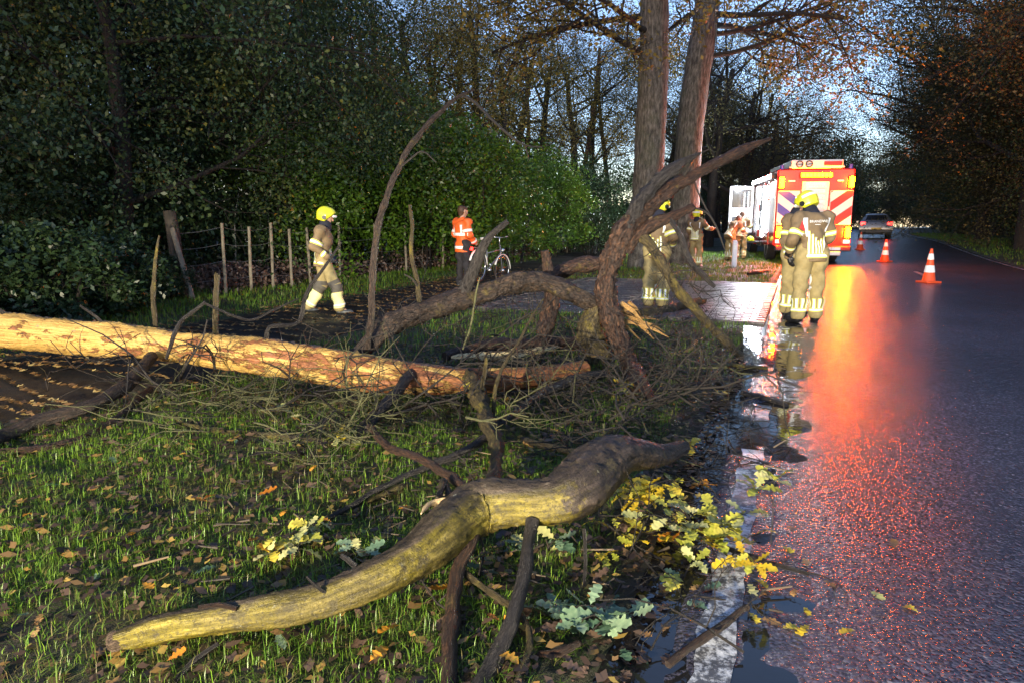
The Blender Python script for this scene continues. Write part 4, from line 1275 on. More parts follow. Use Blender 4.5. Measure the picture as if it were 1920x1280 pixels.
limb('branch', [(1282, 330, 6.45, 4), (1296, 305, 6.45, 3), (1306, 285, 6.45, 1.5)], M_twig_dark, arch, 49, n=5)
rs = np.random.RandomState(77)
for k in range(26):
    t = rs.rand()
    px, py = 1215 + 120 * t, 455 + 125 * t + 10 * rs.randn()
    p = PY(px, py, 6.25)
    d = np.array([0.9 * rs.randn(), -.4 * rs.rand(), -.1 + .5 * rs.randn()])
    d /= np.linalg.norm(d)
    m_ = MB()
    spray(m_, p - B0, d, 0.18 + 0.3 * rs.rand(), 0.0035 + 0.003 * rs.rand(), 1, rs, .9)
    m_.build('twig', M_twig_dark, arch, smooth_=True)
for k in range(9):
    p = pt(1195 + 90 * rs.rand(), 690 + 70 * rs.rand(), .06)
    d = np.array([.8 * rs.rand() + .2, -.5 + .6 * rs.rand(), .1 + .4 * rs.rand()])
    d /= np.linalg.norm(d)
    m_ = MB()
    spray(m_, p - B0, d, 0.3 + 0.4 * rs.rand(), 0.006 + 0.005 * rs.rand(), 0, rs, .6)
    m_.build('twig', M_twig_dark, arch, smooth_=True)

# the heavy S-shaped branch in the foreground
N0 = pt(560, 1160, 0.02)
near = thing('broken_branch', N0, 'thick S-shaped broken branch with yellow-green bark lying on the grass', 'branch')
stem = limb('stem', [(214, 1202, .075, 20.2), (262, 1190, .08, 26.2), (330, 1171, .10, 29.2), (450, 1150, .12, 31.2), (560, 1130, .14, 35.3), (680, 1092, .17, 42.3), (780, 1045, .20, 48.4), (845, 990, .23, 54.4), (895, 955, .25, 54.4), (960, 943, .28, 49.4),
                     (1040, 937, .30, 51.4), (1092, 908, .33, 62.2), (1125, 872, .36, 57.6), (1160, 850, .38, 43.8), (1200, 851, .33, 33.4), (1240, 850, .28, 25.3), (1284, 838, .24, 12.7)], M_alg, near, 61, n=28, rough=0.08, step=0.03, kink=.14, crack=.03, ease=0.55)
stem['label'] = 'smooth stem, yellow-green at the broken end and dark towards the tip'
limb('broken_end', [(232, 1197, .077, 17), (216, 1202, .075, 18.5), (206, 1206, .072, 16)], M_fresh_dark, near, 62, n=14, rough=.25, jag=.03, kink=0)
limb('branch', [(890, 935, .27, 12), (858, 903, .27, 11), (795, 862, .24, 9), (745, 845, .22, 8.5), (718, 828, .21, 8), (694, 800, .2, 7.5)], M_limb_red, near, 63, n=10, jag=.02)
limb('branch', [(998, 975, .25, 13), (996, 1000, .22, 13), (982, 1080, .16, 15), (962, 1150, .12, 16), (930, 1230, .06, 18), (890, 1310, .03, 20)], M_limb_dark, near, 64, n=12, rough=.08)
limb('branch', [(890, 1000, .2, 14), (868, 1040, .15, 14), (856, 1090, .10, 16), (846, 1180, .06, 17), (836, 1300, .04, 19)], M_limb_red, near, 65, n=12, rough=.1)
limb('branch', [(868, 1070, .10, 7), (905, 1103, .09, 8), (958, 1130, .09, 8), (985, 1165, .08, 8), (1000, 1200, .06, 8), (985, 1235, .05, 8), (968, 1290, .04, 8)], M_limb_moss, near, 66, n=9, rough=.14)
limb('branch', [(820, 935, .3, 6), (835, 900, .28, 8), (850, 960, .26, 12)], M_limb_moss, near, 67, n=8, rough=.3)
limb('stub', [(845, 940, .29, 10), (812, 940, .30, 7), (790, 962, .30, 2)], plain('torn_pale_wood', (.42, .30, .15), .6, .3, 40, bump=.4), near, 68, n=7, rough=.35)
limb('stub', [(610, 1110, .19, 4), (590, 1096, .22, 3.5), (575, 1080, .24, 2.5)], M_limb_dark, near, 69, n=6)
limb('stub', [(445, 1140, .16, 6), (410, 1133, .17, 6), (372, 1138, .17, 5)], M_limb_red, near, 70, n=7)
limb('stub', [(668, 1062, .22, 7), (652, 1048, .24, 6), (640, 1040, .25, 5)], M_limb_dark, near, 72, n=7)
limb('stub', [(1095, 990, .2, 4), (1098, 1050, .1, 4), (1096, 1100, .03, 3.5)], M_limb_dark, near, 73, n=6)

# loose sticks and branches, each its own thing
def stick(spec, mat, label, seed, n=8, jag=0.0, name='fallen_branch', rough=.1, tw=0):
    P, _ = limb_pts(spec)
    r = thing(name, (P[0].x, P[0].y, 0.02), label, 'branch', None)
    limb('stem', spec, mat, r, seed, n=n, jag=jag, rough=rough)
    rs = np.random.RandomState(seed)
    for k in range(tw):
        i = rs.randint(0, len(P) - 1)
        p = P[i].lerp(P[i + 1], rs.rand()) - r.location
        d = rs.randn(3) * np.array([1, .7, .5])
        d[2] = abs(d[2])
        m_ = MB()
        spray(m_, p, d / np.linalg.norm(d), .12 + .2 * rs.rand(), .004, 1, rs, .6)
        m_.build('twig', mat, r, smooth_=True)
    return r
stick([(282, 728, .1, 7), (262, 745, .08, 8.5), (225, 780, .06, 9), (190, 805, .05, 10), (140, 828, .04, 9), (60, 842, .04, 8), (-70, 850, .04, 8)], M_limb_red, 'curved reddish branch lying on the grass below the pale log', 81, tw=4)
stick([(330, 785, .05, 4), (375, 804, .05, 6.5), (460, 812, .05, 7.5), (540, 820, .05, 7.5), (612, 827, .05, 6.5)], M_limb_moss, 'straight yellowish pole lying under the lichen twigs of the log', 82, jag=.02, tw=5)
stick([(586, 986, .04, 4.5), (670, 940, .06, 5.5), (760, 890, .08, 7), (840, 860, .12, 8), (915, 818, .16, 9)], M_limb_dark, 'long thin grey stick running into the base of the forked stub', 83, tw=3)
stick([(690, 925, .03, 4), (770, 905, .05, 4.5), (720, 925, .04, 5), (600, 975, .03, 4)], M_limb_moss, 'short mossy stick lying along the long thin grey stick', 84)
stick([(985, 826, .06, 8), (1030, 838, .06, 8), (1085, 850, .05, 8)], M_fresh, 'short stick with pale torn wood behind the hump of the thick branch', 85, jag=.03)
stick([(1252, 1245, .04, 9), (1320, 1195, .05, 9), (1362, 1165, .06, 9), (1400, 1137, .07, 6)], M_limb_red, 'orange-brown splintered stick lying across the white edge line', 86, jag=.03)
stick([(1310, 1000, .06, 4), (1380, 1035, .05, 6), (1440, 1052, .04, 6), (1518, 1076, .03, 4.5)], M_limb_dark, 'dark stick poking out from the yellow oak leaves over the asphalt', 87, tw=3)
stick([(1140, 600, .05, 10), (1200, 590, .07, 12), (1260, 580, .09, 11), (1320, 565, .09, 8)], M_limb_moss, 'orange-edged bough lying on the driveway edge behind the splinters', 88, rough=.2)
stick([(1335, 685, .04, 4), (1390, 686, .04, 5), (1440, 690, .03, 4)], M_limb_moss, 'short pale stick at the puddle beside the leaning yellow pole', 89)
stick([(1190, 735, .06, 5), (1250, 728, .07, 6), (1330, 715, .05, 5), (1390, 712, .04, 4)], M_limb_dark, 'grey crooked stick reaching from the arched limb to the puddle', 90, tw=3)
stick([(1390, 735, .04, 5), (1430, 745, .03, 6), (1476, 760, .02, 5)], M_limb_dark, 'thick dark twig lying half on the asphalt by the puddle', 91, tw=2)
stick([(318, 1290, .02, 7), (360, 1240, .06, 6), (410, 1205, .1, 4)], M_limb_dark, 'small dark stick rising from grass below the thick branch end', 92)
stick([(860, 1285, .02, 10), (880, 1265, .03, 9), (896, 1245, .05, 7)], M_limb_moss, 'mossy yellow stump of stick between the two hanging dark branches', 93)
stick([(1010, 1225, .03, 8), (1050, 1222, .05, 9), (1085, 1205, .05, 8)], M_limb_red, 'reddish stick with an orange broken end under the thick branch', 94, jag=.03)
stick([(1260, 665, .04, 4), (1292, 655, .06, 5), (1305, 640, .08, 4)], M_fresh, 'pale chip of wood lying on grass beside the arched limb', 95)
stick([(1402, 514, .1, 3.5), (1422, 511, .12, 4.5), (1440, 508, .1, 3)], M_limb_red, 'broken piece of red wood lying on the grass by the white post', 96)
rs = np.random.RandomState(9)
spots = []
for k in range(46):
    px = 830 + 600 * rs.rand()
    py = 690 + 200 * rs.rand() if rs.rand() < .8 else 900 + 330 * rs.rand()
    if px > 1400 and py > 800:
        px -= 250
    spots.append((px, py))
for k, (px, py) in enumerate(spots):
    p = pt(px, py, .03)
    r = thing('twig', (p.x, p.y, 0.02), 'thin dark twig lying in the wet debris of the verge', 'twig', 'twigs strewn over the verge')
    m_ = MB()
    az = rs.rand() * 6.28
    spray(m_, np.array([0, 0, .012]), np.array([math.cos(az), math.sin(az), .08 + .2 * rs.rand()]), .25 + .45 * rs.rand(), .003 + .0035 * rs.rand(), 0, rs, .35)
    m_.build('stem', (M_twig_dark, M_twig_dark, M_limb_dark, M_twig_dark)[k % 4], r, smooth_=True)
# bits too many to count
rs = np.random.RandomState(19)
n = 1500
X, Y = scatter(n * 2, -1.5, 3.6, 2.2, 9.0, rs)
a_, l_ = to_ab(X, Y)
k = (l_ < 0.25 - .5 * rs.rand(len(X)) ** 2) & (l_ > -4) & in_view(X, Y)
X, Y = X[k][:n], Y[k][:n]
az = rs.rand(len(X)) * 6.28
L_ = .04 + .12 * rs.rand(len(X)) ** 2
d = np.stack([np.cos(az), np.sin(az), (rs.rand(len(X)) - .4) * .25], 1)
s_ = np.stack([-np.sin(az), np.cos(az), 0 * az], 1)
w_ = (.0022 + .003 * rs.rand(len(X)))[:, None]
P = np.stack([X, Y, gz(X, Y) + .02 + .02 * rs.rand(len(X))], 1)
P[:, 2] = np.maximum(P[:, 2], .03)
up = np.array([0, 0, 1.0])
Q = P + d * L_[:, None]
V = np.stack([P - s_ * w_, P + s_ * w_, P + up * w_ * 2, Q - s_ * w_ * .6, Q + s_ * w_ * .6, Q + up * w_ * 1.4], 1).reshape(-1, 3)
b = np.arange(len(X))[:, None] * 6
F = np.concatenate([b + np.array([[0, 1, 4, 3]]), b + np.array([[1, 2, 5, 4]]), b + np.array([[2, 0, 3, 5]])])
tag(arr_mesh('twig_litter', V, F, leafmat('twig_bits', [(0, (.012, .01, .009)), (.6, (.05, .04, .03)), (.9, (.12, .09, .06)), (1, (.28, .2, .12))], .5, 0), attr=np.tile(rs.rand(len(X)), 3)), 'fine broken twigs and bark crumbs littering the verge and road edge', 'twigs', kind='stuff')

# ------------------------------------------------------------------ oak sprigs and single leaves
def put_leaf(kind, root, loc, az, tilt, roll, size, name='leaf'):
    o = bpy.data.objects.new(name, random.choice(LEAF[kind]))
    o.parent = root
    o.location = loc
    o.rotation_euler = (tilt, roll, az)
    o.scale = (size * random.uniform(.8, 1.05), size, size)
    return link(o)
def sprig(px, py, w, kinds, n, spread, size, label, seed, up=0.25, stem=True):
    random.seed(seed)
    p = pt(px, py, w)
    r = thing('oak_sprig', (p.x, p.y, 0.02), label, 'oak sprig', 'torn-off oak sprigs')
    z0 = p.z - 0.02
    ends = []
    m_ = MB()
    for b in range(max(2, n // 5)):
        az = random.uniform(0, 6.28)
        e = Vector((math.cos(az) * spread * random.uniform(.4, 1), math.sin(az) * spread * random.uniform(.4, 1), max(.01, z0 + random.uniform(-.1, up) * spread)))
        q = [Vector((0, 0, max(.0, z0 * .4))), e * .5 + Vector((0, 0, .02 + z0 * .3)), e]
        tube(m_, q, [.004, .003, .0015], n=5, rough=0, step=.05)
        ends.append(q)
    m_.build('stem', M_twig_dark, r, smooth_=True)
    for k in range(n):
        q = random.choice(ends)
        t = random.uniform(.35, 1)
        c = q[0].lerp(q[1], t * 2) if t < .5 else q[1].lerp(q[2], t * 2 - 1)
        put_leaf(random.choice(kinds), r, c + Vector((0, 0, .004)), random.uniform(0, 6.28), random.uniform(-.55, .6), random.uniform(-.5, .5), size * random.uniform(.7, 1.15))
    return r
SP_L = [(1170, 935, .12, ('yellow', 'lime', 'yellow'), 16, .22, .085, 'golden oak sprig under the dark hump of the thick branch'),
        (1235, 905, .14, ('yellow', 'lime'), 14, .2, .085, 'yellow-lime oak sprig beside the tapering tip of the thick branch'),
        (1270, 965, .15, ('lime', 'lime', 'pale'), 18, .22, .095, 'large lime-yellow oak sprig among the leaves by the puddle'),
        (1345, 975, .14, ('lime', 'pale', 'lime'), 18, .2, .09, 'pale lime oak sprig overhanging the white edge line'),
        (1300, 1010, .08, ('lime', 'yellow', 'orange'), 15, .2, .085, 'mixed yellow and orange oak sprig above the blue puddle'),
        (1370, 1030, .08, ('lime', 'yellow', 'yellow'), 14, .18, .075, 'small-leaved yellow sprig lying on the edge line and stick'),
        (1155, 985, .06, ('yellow', 'brown', 'lime'), 12, .18, .075, 'shaded golden sprig on the grass below the thick branch'),
        (1175, 1040, .05, ('yellow', 'lime'), 8, .15, .07, 'sparse yellow sprig flat on the grass by the leaf heap'),
        (1302, 838, .14, ('yellow', 'yellow', 'orange'), 7, .09, .085, 'bright yellow sprig standing at the tip of the thick branch'),
        (1320, 905, .1, ('orange', 'yellow'), 5, .1, .075, 'few orange leaves on a twig beside the puddle'),
        (1020, 1035, .05, ('blue', 'pale'), 9, .14, .085, 'dull green sprig between the thick branch and its hanging side branch'),
        (1155, 1145, .08, ('blue', 'blue', 'blue'), 13, .17, .105, 'bluish-green oak sprig lying on the brown leaves'),
        (1095, 1170, .05, ('blue', 'blue', 'brown'), 8, .14, .09, 'smaller bluish-green sprig beside the reddish stick'),
        (560, 1010, .09, ('pale', 'pale', 'lime'), 14, .19, .085, 'pale cream-green oak sprig in the grass behind the thick branch'),
        (545, 1040, .05, ('orange', 'pale', 'yellow'), 8, .13, .075, 'orange and cream sprig under the pale cream-green one'),
        (640, 1040, .06, ('blue', 'pale'), 8, .15, .08, 'grey-green sprig leaning on the thick branch'),
        (655, 825, .06, ('pale', 'yellow', 'lime'), 10, .16, .085, 'yellow-cream sprig at the end of the dark stub by the log'),
        (530, 780, .1, ('pale', 'tan'), 7, .14, .085, 'faded cream sprig tangled in the lichen twigs'),
        (1175, 725, .12, ('lime', 'yellow'), 6, .12, .085, 'small lime sprig at the foot of the arched limb'),
        (1280, 1080, .04, ('lime', 'pale'), 6, .14, .075, 'pale sprig with few leaves on the white line'),
        (905, 1060, .05, ('blue', 'brown'), 6, .12, .08, 'dark green sprig under the hanging side branch'),
        (880, 720, .26, ('lime', 'yellow'), 4, .1, .07, 'tiny lime sprig on the forked stub against the log')]
for k, s in enumerate(SP_L):
    sprig(*s[:4], int(s[4] * 1.7), s[5] * 1.05, s[6] * 1.1, s[7], seed=200 + k)
# the upright seedling-like sprig on the asphalt
p = pt(1445, 1025, .03)
r = thing('oak_sprig', (p.x, p.y, .03), 'upright stalk with two pale whorls of oak leaves standing on the asphalt', 'oak sprig', 'torn-off oak sprigs')
m_ = MB()
T1, T2 = PY(1452, 898, p.y - .05) - Vector((p.x, p.y, .03)), PY(1418, 915, p.y - .08) - Vector((p.x, p.y, .03))
tube(m_, [Vector((0, 0, 0)), Vector((.0, 0, .12)), T1], [.0035, .003, .002], n=5, rough=0, step=.04)
tube(m_, [Vector((.0, 0, .2)), (T2 + Vector((0, 0, .2))) / 2, T2], [.0025, .002, .0015], n=5, rough=0, step=.04)
m_.build('stem', M_twig_dark, r, smooth_=True)
random.seed(88)
for T, n_ in ((T1, 6), (T2, 6)):
    for k in range(n_):
        put_leaf('pale' if k % 2 else 'lime', r, T, k * 6.28 / n_ + .4, random.uniform(-.1, .7), random.uniform(-.4, .4), random.uniform(.075, .105))
# single leaves that can be told apart on the grass and asphalt
rs = np.random.RandomState(55)
random.seed(55)
FL = [('orange', 482, 945, .11), ('yellow', 388, 915, .07), ('yellow', 1185, 805, .07), ('tan', 285, 900, .07), ('orange', 335, 868, .05)]
for k in range(215):
    if k % 4 == 0:
        px, py = 900 + 430 * rs.rand(), 1030 + 240 * rs.rand()
        kind = random.choice(('brown', 'brown', 'tan', 'brown', 'blue'))
    elif k % 9 == 1:
        px, py = 1400 + 380 * rs.rand() ** 2, 1000 + 270 * rs.rand()
        kind = random.choice(('tan', 'pale', 'yellow'))
    else:
        px, py = 20 + 1280 * rs.rand(), 830 + 440 * rs.rand()
        kind = random.choice(('brown', 'brown', 'brown', 'brown', 'tan', 'brown', 'orange', 'blue'))
    FL.append((kind, px, py, .05 + .04 * rs.rand()))
FLAB = {'orange': 'single orange oak leaf lying on the verge', 'yellow': 'single yellow oak leaf on the wet ground', 'tan': 'single tan oak leaf lying on the wet ground',
        'brown': 'single dark brown oak leaf between the grass tufts', 'pale': 'single pale oak leaf stuck to the asphalt', 'blue': 'single dull green oak leaf on the verge'}
for kind, px, py, sz in FL:
    p = GP(px, py)
    a_, l_ = to_ab(p.x, p.y)
    z = float(rz_at(float(a_), float(l_))) + .008 if l_ > ROAD_L else p.z + .022
    o = put_leaf(kind, None, (p.x, p.y, z + (.03 if px < 1000 and kind == 'orange' else 0)), random.uniform(0, 6.28), random.uniform(-.25, .3) if l_ < ROAD_L else random.uniform(-.05, .1), random.uniform(-.2, .2), sz, 'fallen_leaf')
    tag(o, FLAB[kind], 'leaf', {'brown': 'brown fallen leaves', 'tan': 'tan fallen leaves'}.get(kind, kind + ' fallen leaves'))

# ------------------------------------------------------------------ people: bodies and clothes grown from distance fields
def d_cap(P, a, b, ra, rb, sy=1.0):
    a, b = np.array(a, float), np.array(b, float)
    Q, A, B = P, a, b
    if sy != 1.0:
        s = np.array([1, 1 / sy, 1])
        Q, A, B = P * s, a * s, b * s
    ab = B - A
    h = np.clip(((Q - A) @ ab) / (ab @ ab + 1e-12), 0, 1)
    d = np.linalg.norm(Q - A - h[..., None] * ab, axis=-1) - (ra + (rb - ra) * h)
    return d * min(1.0, sy)
def smin(a, b, k):
    h = np.clip(0.5 + 0.5 * (b - a) / k, 0, 1)
    return b + (a - b) * h - k * h * (1 - h)
class Field:
    """smooth union of tapered capsules, with optional cloth folds"""
    def __init__(s, k=0.04, fold=0.0, seed=0):
        s.p, s.k, s.fold, s.ph = [], k, fold, np.random.RandomState(seed).rand(6) * 6
        s.cut = []
    def cap(s, a, b, ra, rb=None, sy=1.0, k=None):
        s.p.append((np.array(a, float), np.array(b, float), ra, ra if rb is None else rb, sy, s.k if k is None else k))
        return s
    def __call__(s, P):
        d = None
        for a, b, ra, rb, sy, k in s.p:
            q = d_cap(P, a, b, ra, rb, sy)
            d = q if d is None else smin(d, q, k)
        if s.fold:
            x, y, z = P[..., 0], P[..., 1], P[..., 2]
            d = d + s.fold * (np.sin(23 * z + 9 * x + s.ph[0] + 2 * np.sin(11 * y + 7 * x)) + 0.7 * np.sin(37 * z - 21 * x + 15 * y + s.ph[1]) + 0.6 * np.sin(15 * x + 19 * y - 12 * z + s.ph[2]))
        for n, o in s.cut:                            # keep the side where n.p < o
            d = np.maximum(d, P @ np.array(n, float) - o)
        return d
    def bounds(s, m=0.03):
        A = np.array([np.minimum(a, b) - max(ra, rb) for a, b, ra, rb, _, _ in s.p])
        B = np.array([np.maximum(a, b) + max(ra, rb) for a, b, ra, rb, _, _ in s.p])
        return A.min(0) - m, B.max(0) + m
def surface(f, h):
    """naive surface nets"""
    lo, hi = f.bounds(2.5 * h + 0.015)
    n = np.ceil((hi - lo) / h).astype(int) + 1
    g = np.stack(np.meshgrid(*[lo[i] + h * np.arange(n[i]) for i in range(3)], indexing='ij'), -1).astype(np.float32)
    D = f(g)
    S = D < 0
    c = sum(S[i:n[0] - 1 + i, j:n[1] - 1 + j, k:n[2] - 1 + k].astype(np.int8) for i in (0, 1) for j in (0, 1) for k in (0, 1))
    act = (c > 0) & (c < 8)
    idx = -np.ones(act.shape, int)
    C = np.argwhere(act)
    idx[act] = np.arange(len(C))
    acc, cnt = np.zeros((len(C), 3)), np.zeros(len(C))
    cr = [(i, j, k) for i in (0, 1) for j in (0, 1) for k in (0, 1)]
    for p in cr:
        for ax in range(3):
            if p[ax] == 0:
                q = list(p)
                q[ax] = 1
                f1 = D[C[:, 0] + p[0], C[:, 1] + p[1], C[:, 2] + p[2]]
                f2 = D[C[:, 0] + q[0], C[:, 1] + q[1], C[:, 2] + q[2]]
                m = (f1 < 0) != (f2 < 0)
                t = f1[m] / (f1[m] - f2[m])
                pos = np.tile(np.array(p, float), (m.sum(), 1))
                pos[:, ax] += t
                acc[m] += pos
                cnt[m] += 1
    V = lo + h * (C + acc / cnt[:, None])
    F = []
    for ax in range(3):
        a1, a2 = (ax + 1) % 3, (ax + 2) % 3
        s0 = [slice(None)] * 3
        s1 = [slice(None)] * 3
        s0[ax], s1[ax] = slice(0, -1), slice(1, None)
        E = S[tuple(s0)] != S[tuple(s1)]
        W = np.argwhere(E)
        W = W[(W[:, a1] > 0) & (W[:, a2] > 0) & (W[:, a1] < n[a1] - 1) & (W[:, a2] < n[a2] - 1)]
        def cell(o1, o2):
            q = W.copy()
            q[:, a1] += o1
            q[:, a2] += o2
            return idx[q[:, 0], q[:, 1], q[:, 2]]
        quad = np.stack([cell(-1, -1), cell(0, -1), cell(0, 0), cell(-1, 0)], 1)
        ins = S[W[:, 0], W[:, 1], W[:, 2]]
        quad[~ins] = quad[~ins][:, ::-1]
        F.append(quad[(quad >= 0).all(1)])
    return V, np.concatenate(F)
def patch(f, a, b, ang0, ang1, t0, t1, nu=10, nv=3, ref=(0, 1, 0), off=0.006, rmax=0.4):
    """a strip lying on the field's surface: round the axis a-b between two angles (0 = towards ref)"""
    a, b = np.array(a, float), np.array(b, float)
    ax = (b - a) / np.linalg.norm(b - a)
    u = np.array(ref, float)
    u -= ax * (u @ ax)
    u /= np.linalg.norm(u)
    w = np.cross(ax, u)
    T, A = np.meshgrid(np.linspace(t0, t1, nv), np.linspace(ang0, ang1, nu), indexing='ij')
    O = a + (b - a) * T[..., None]
    Dr = np.cos(A)[..., None] * u + np.sin(A)[..., None] * w
    lo, hi = np.zeros(A.shape), np.full(A.shape, rmax)
    # first crossing outwards: march, then bisect
    r = np.zeros(A.shape)
    done = np.zeros(A.shape, bool)
    for k in range(40):
        q = k * rmax / 40
        d = f(O + Dr * q)
        new = (d > off) & ~done
        hi[new] = q
        lo[new] = max(0, q - rmax / 40)
        done |= new
    for k in range(12):
        m = (lo + hi) / 2
        d = f(O + Dr * m[..., None])
        lo = np.where(d < off, m, lo)
        hi = np.where(d < off, hi, m)
    V = (O + Dr * hi[..., None]).reshape(-1, 3)
    i, j = np.meshgrid(np.arange(nv - 1), np.arange(nu - 1), indexing='ij')
    q = (i * nu + j).ravel()
    return V, np.stack([q, q + 1, q + nu + 1, q + nu], 1)
def field_obj(name, f, h, mat, root):
    V, F = surface(f, h)
    return arr_mesh(name, V, F, mat, root, smooth_=True)
def patches(name, items, mat, root):
    for V, F in items:
        arr_mesh(name, V, F, mat, root, smooth_=True)
M_tan = plain('turnout_tan', (0.185, 0.13, 0.07), 0.8, 0.18, 14, bump=.3)
M_sand = plain('turnout_sand', (0.29, 0.23, 0.10), 0.8, 0.18, 14, bump=.3)
M_knee = plain('knee_patch', (0.085, 0.075, 0.06), 0.8, 0.2, 14)
M_refl = plain('reflective_silver', (0.86, 0.88, 0.86), 0.42, 0.05, 30)
M_fluo = plain('fluorescent_yellow', (0.72, 0.74, 0.13), 0.6, 0.06, 30)
M_helm = plain('helmet_yellow', (0.72, 0.72, 0.03), 0.28, 0.06, 5, coat=.4)
M_black = plain('black_rubber', (0.012, 0.012, 0.014), 0.5, 0.3, 20)
M_hood = plain('navy_hood', (0.014, 0.016, 0.03), 0.85, 0.3, 12, bump=.3)
M_skin = plain('skin', (0.50, 0.29, 0.20), 0.5, 0.08, 8)
M_hair = plain('brown_hair', (0.07, 0.035, 0.018), 0.55, 0.3, 60, bump=.6)
M_hivis = plain('hivis_orange', (0.80, 0.13, 0.02), 0.6, 0.08, 10, bump=.2)
M_jeans = plain('dark_trousers', (0.018, 0.016, 0.02), 0.85, 0.3, 12)
M_redtab = plain('red_tabard', (0.40, 0.015, 0.02), 0.6, 0.1, 12)
M_badge = plain('red_badge', (0.55, 0.05, 0.05), 0.5, 0.2, 30)
M_white = plain('white_print', (0.80, 0.80, 0.78), 0.6, 0.05, 20)
M_greyboot = plain('grey_boot', (0.055, 0.06, 0.062), 0.45, 0.2, 20)
M_eye = plain('eye_dark', (0.02, 0.015, 0.012), 0.2, 0.1, 20)
def pose(**k):
    p = dict(pel=(0, 0, .96), chest=(0, 0, 1.32), neck=(0, 0, 1.50), head=(0, .03, 1.655), gaze=(0, 1, 0),
             ls=(-.19, 0, 1.43), le=(-.25, -.02, 1.15), lw=(-.24, .09, .92), rs=(.19, 0, 1.43), re=(.25, -.02, 1.15), rw=(.24, .09, .92),
             lh=(-.10, 0, .92), lk=(-.115, .03, .50), la=(-.12, 0, .10), lt=(-.14, .17, .04), rh=(.10, 0, .92), rk=(.115, .03, .50), ra=(.12, 0, .10), rt=(.14, .17, .04))
    p.update(k)
    return {a: np.array(b, float) for a, b in p.items()}
def head_frame(p):
    g = p['gaze'] / np.linalg.norm(p['gaze'])
    s = np.cross(g, [0, 0, 1.0])
    s /= np.linalg.norm(s)
    return g, s, np.cross(s, g)
def add_hand(f, e, w, side, fwd):
    """palm, four fingers of unequal length, thumb from the side of the palm"""
    d = (w - e) / np.linalg.norm(w - e)
    n = np.cross(d, fwd)
    n /= np.linalg.norm(n) + 1e-9
    a = np.cross(n, d)                               # across the palm, towards the thumb
    palm = w + d * .045
    f.cap(w, palm + d * .03, .026, .030, k=.02)
    for i, (o, l) in enumerate(((.027, .068), (.009, .078), (-.009, .072), (-.026, .056))):
        k0 = palm + d * .035 + a * o
        k1 = k0 + d * l * .55 + n * side * .010
        k2 = k1 + d * l * .40 + n * side * .026
        f.cap(k0, k1, .0098, .0092, k=.006)
        f.cap(k1, k2, .0092, .0078, k=.006)
    t0 = w + d * .02 + a * .024
    t1 = t0 + d * .03 + a * .028
    f.cap(t0, t1, .013, .011, k=.012)
    f.cap(t1, t1 + d * .032 + a * .006 + n * side * .012, .011, .009, k=.006)
    return palm
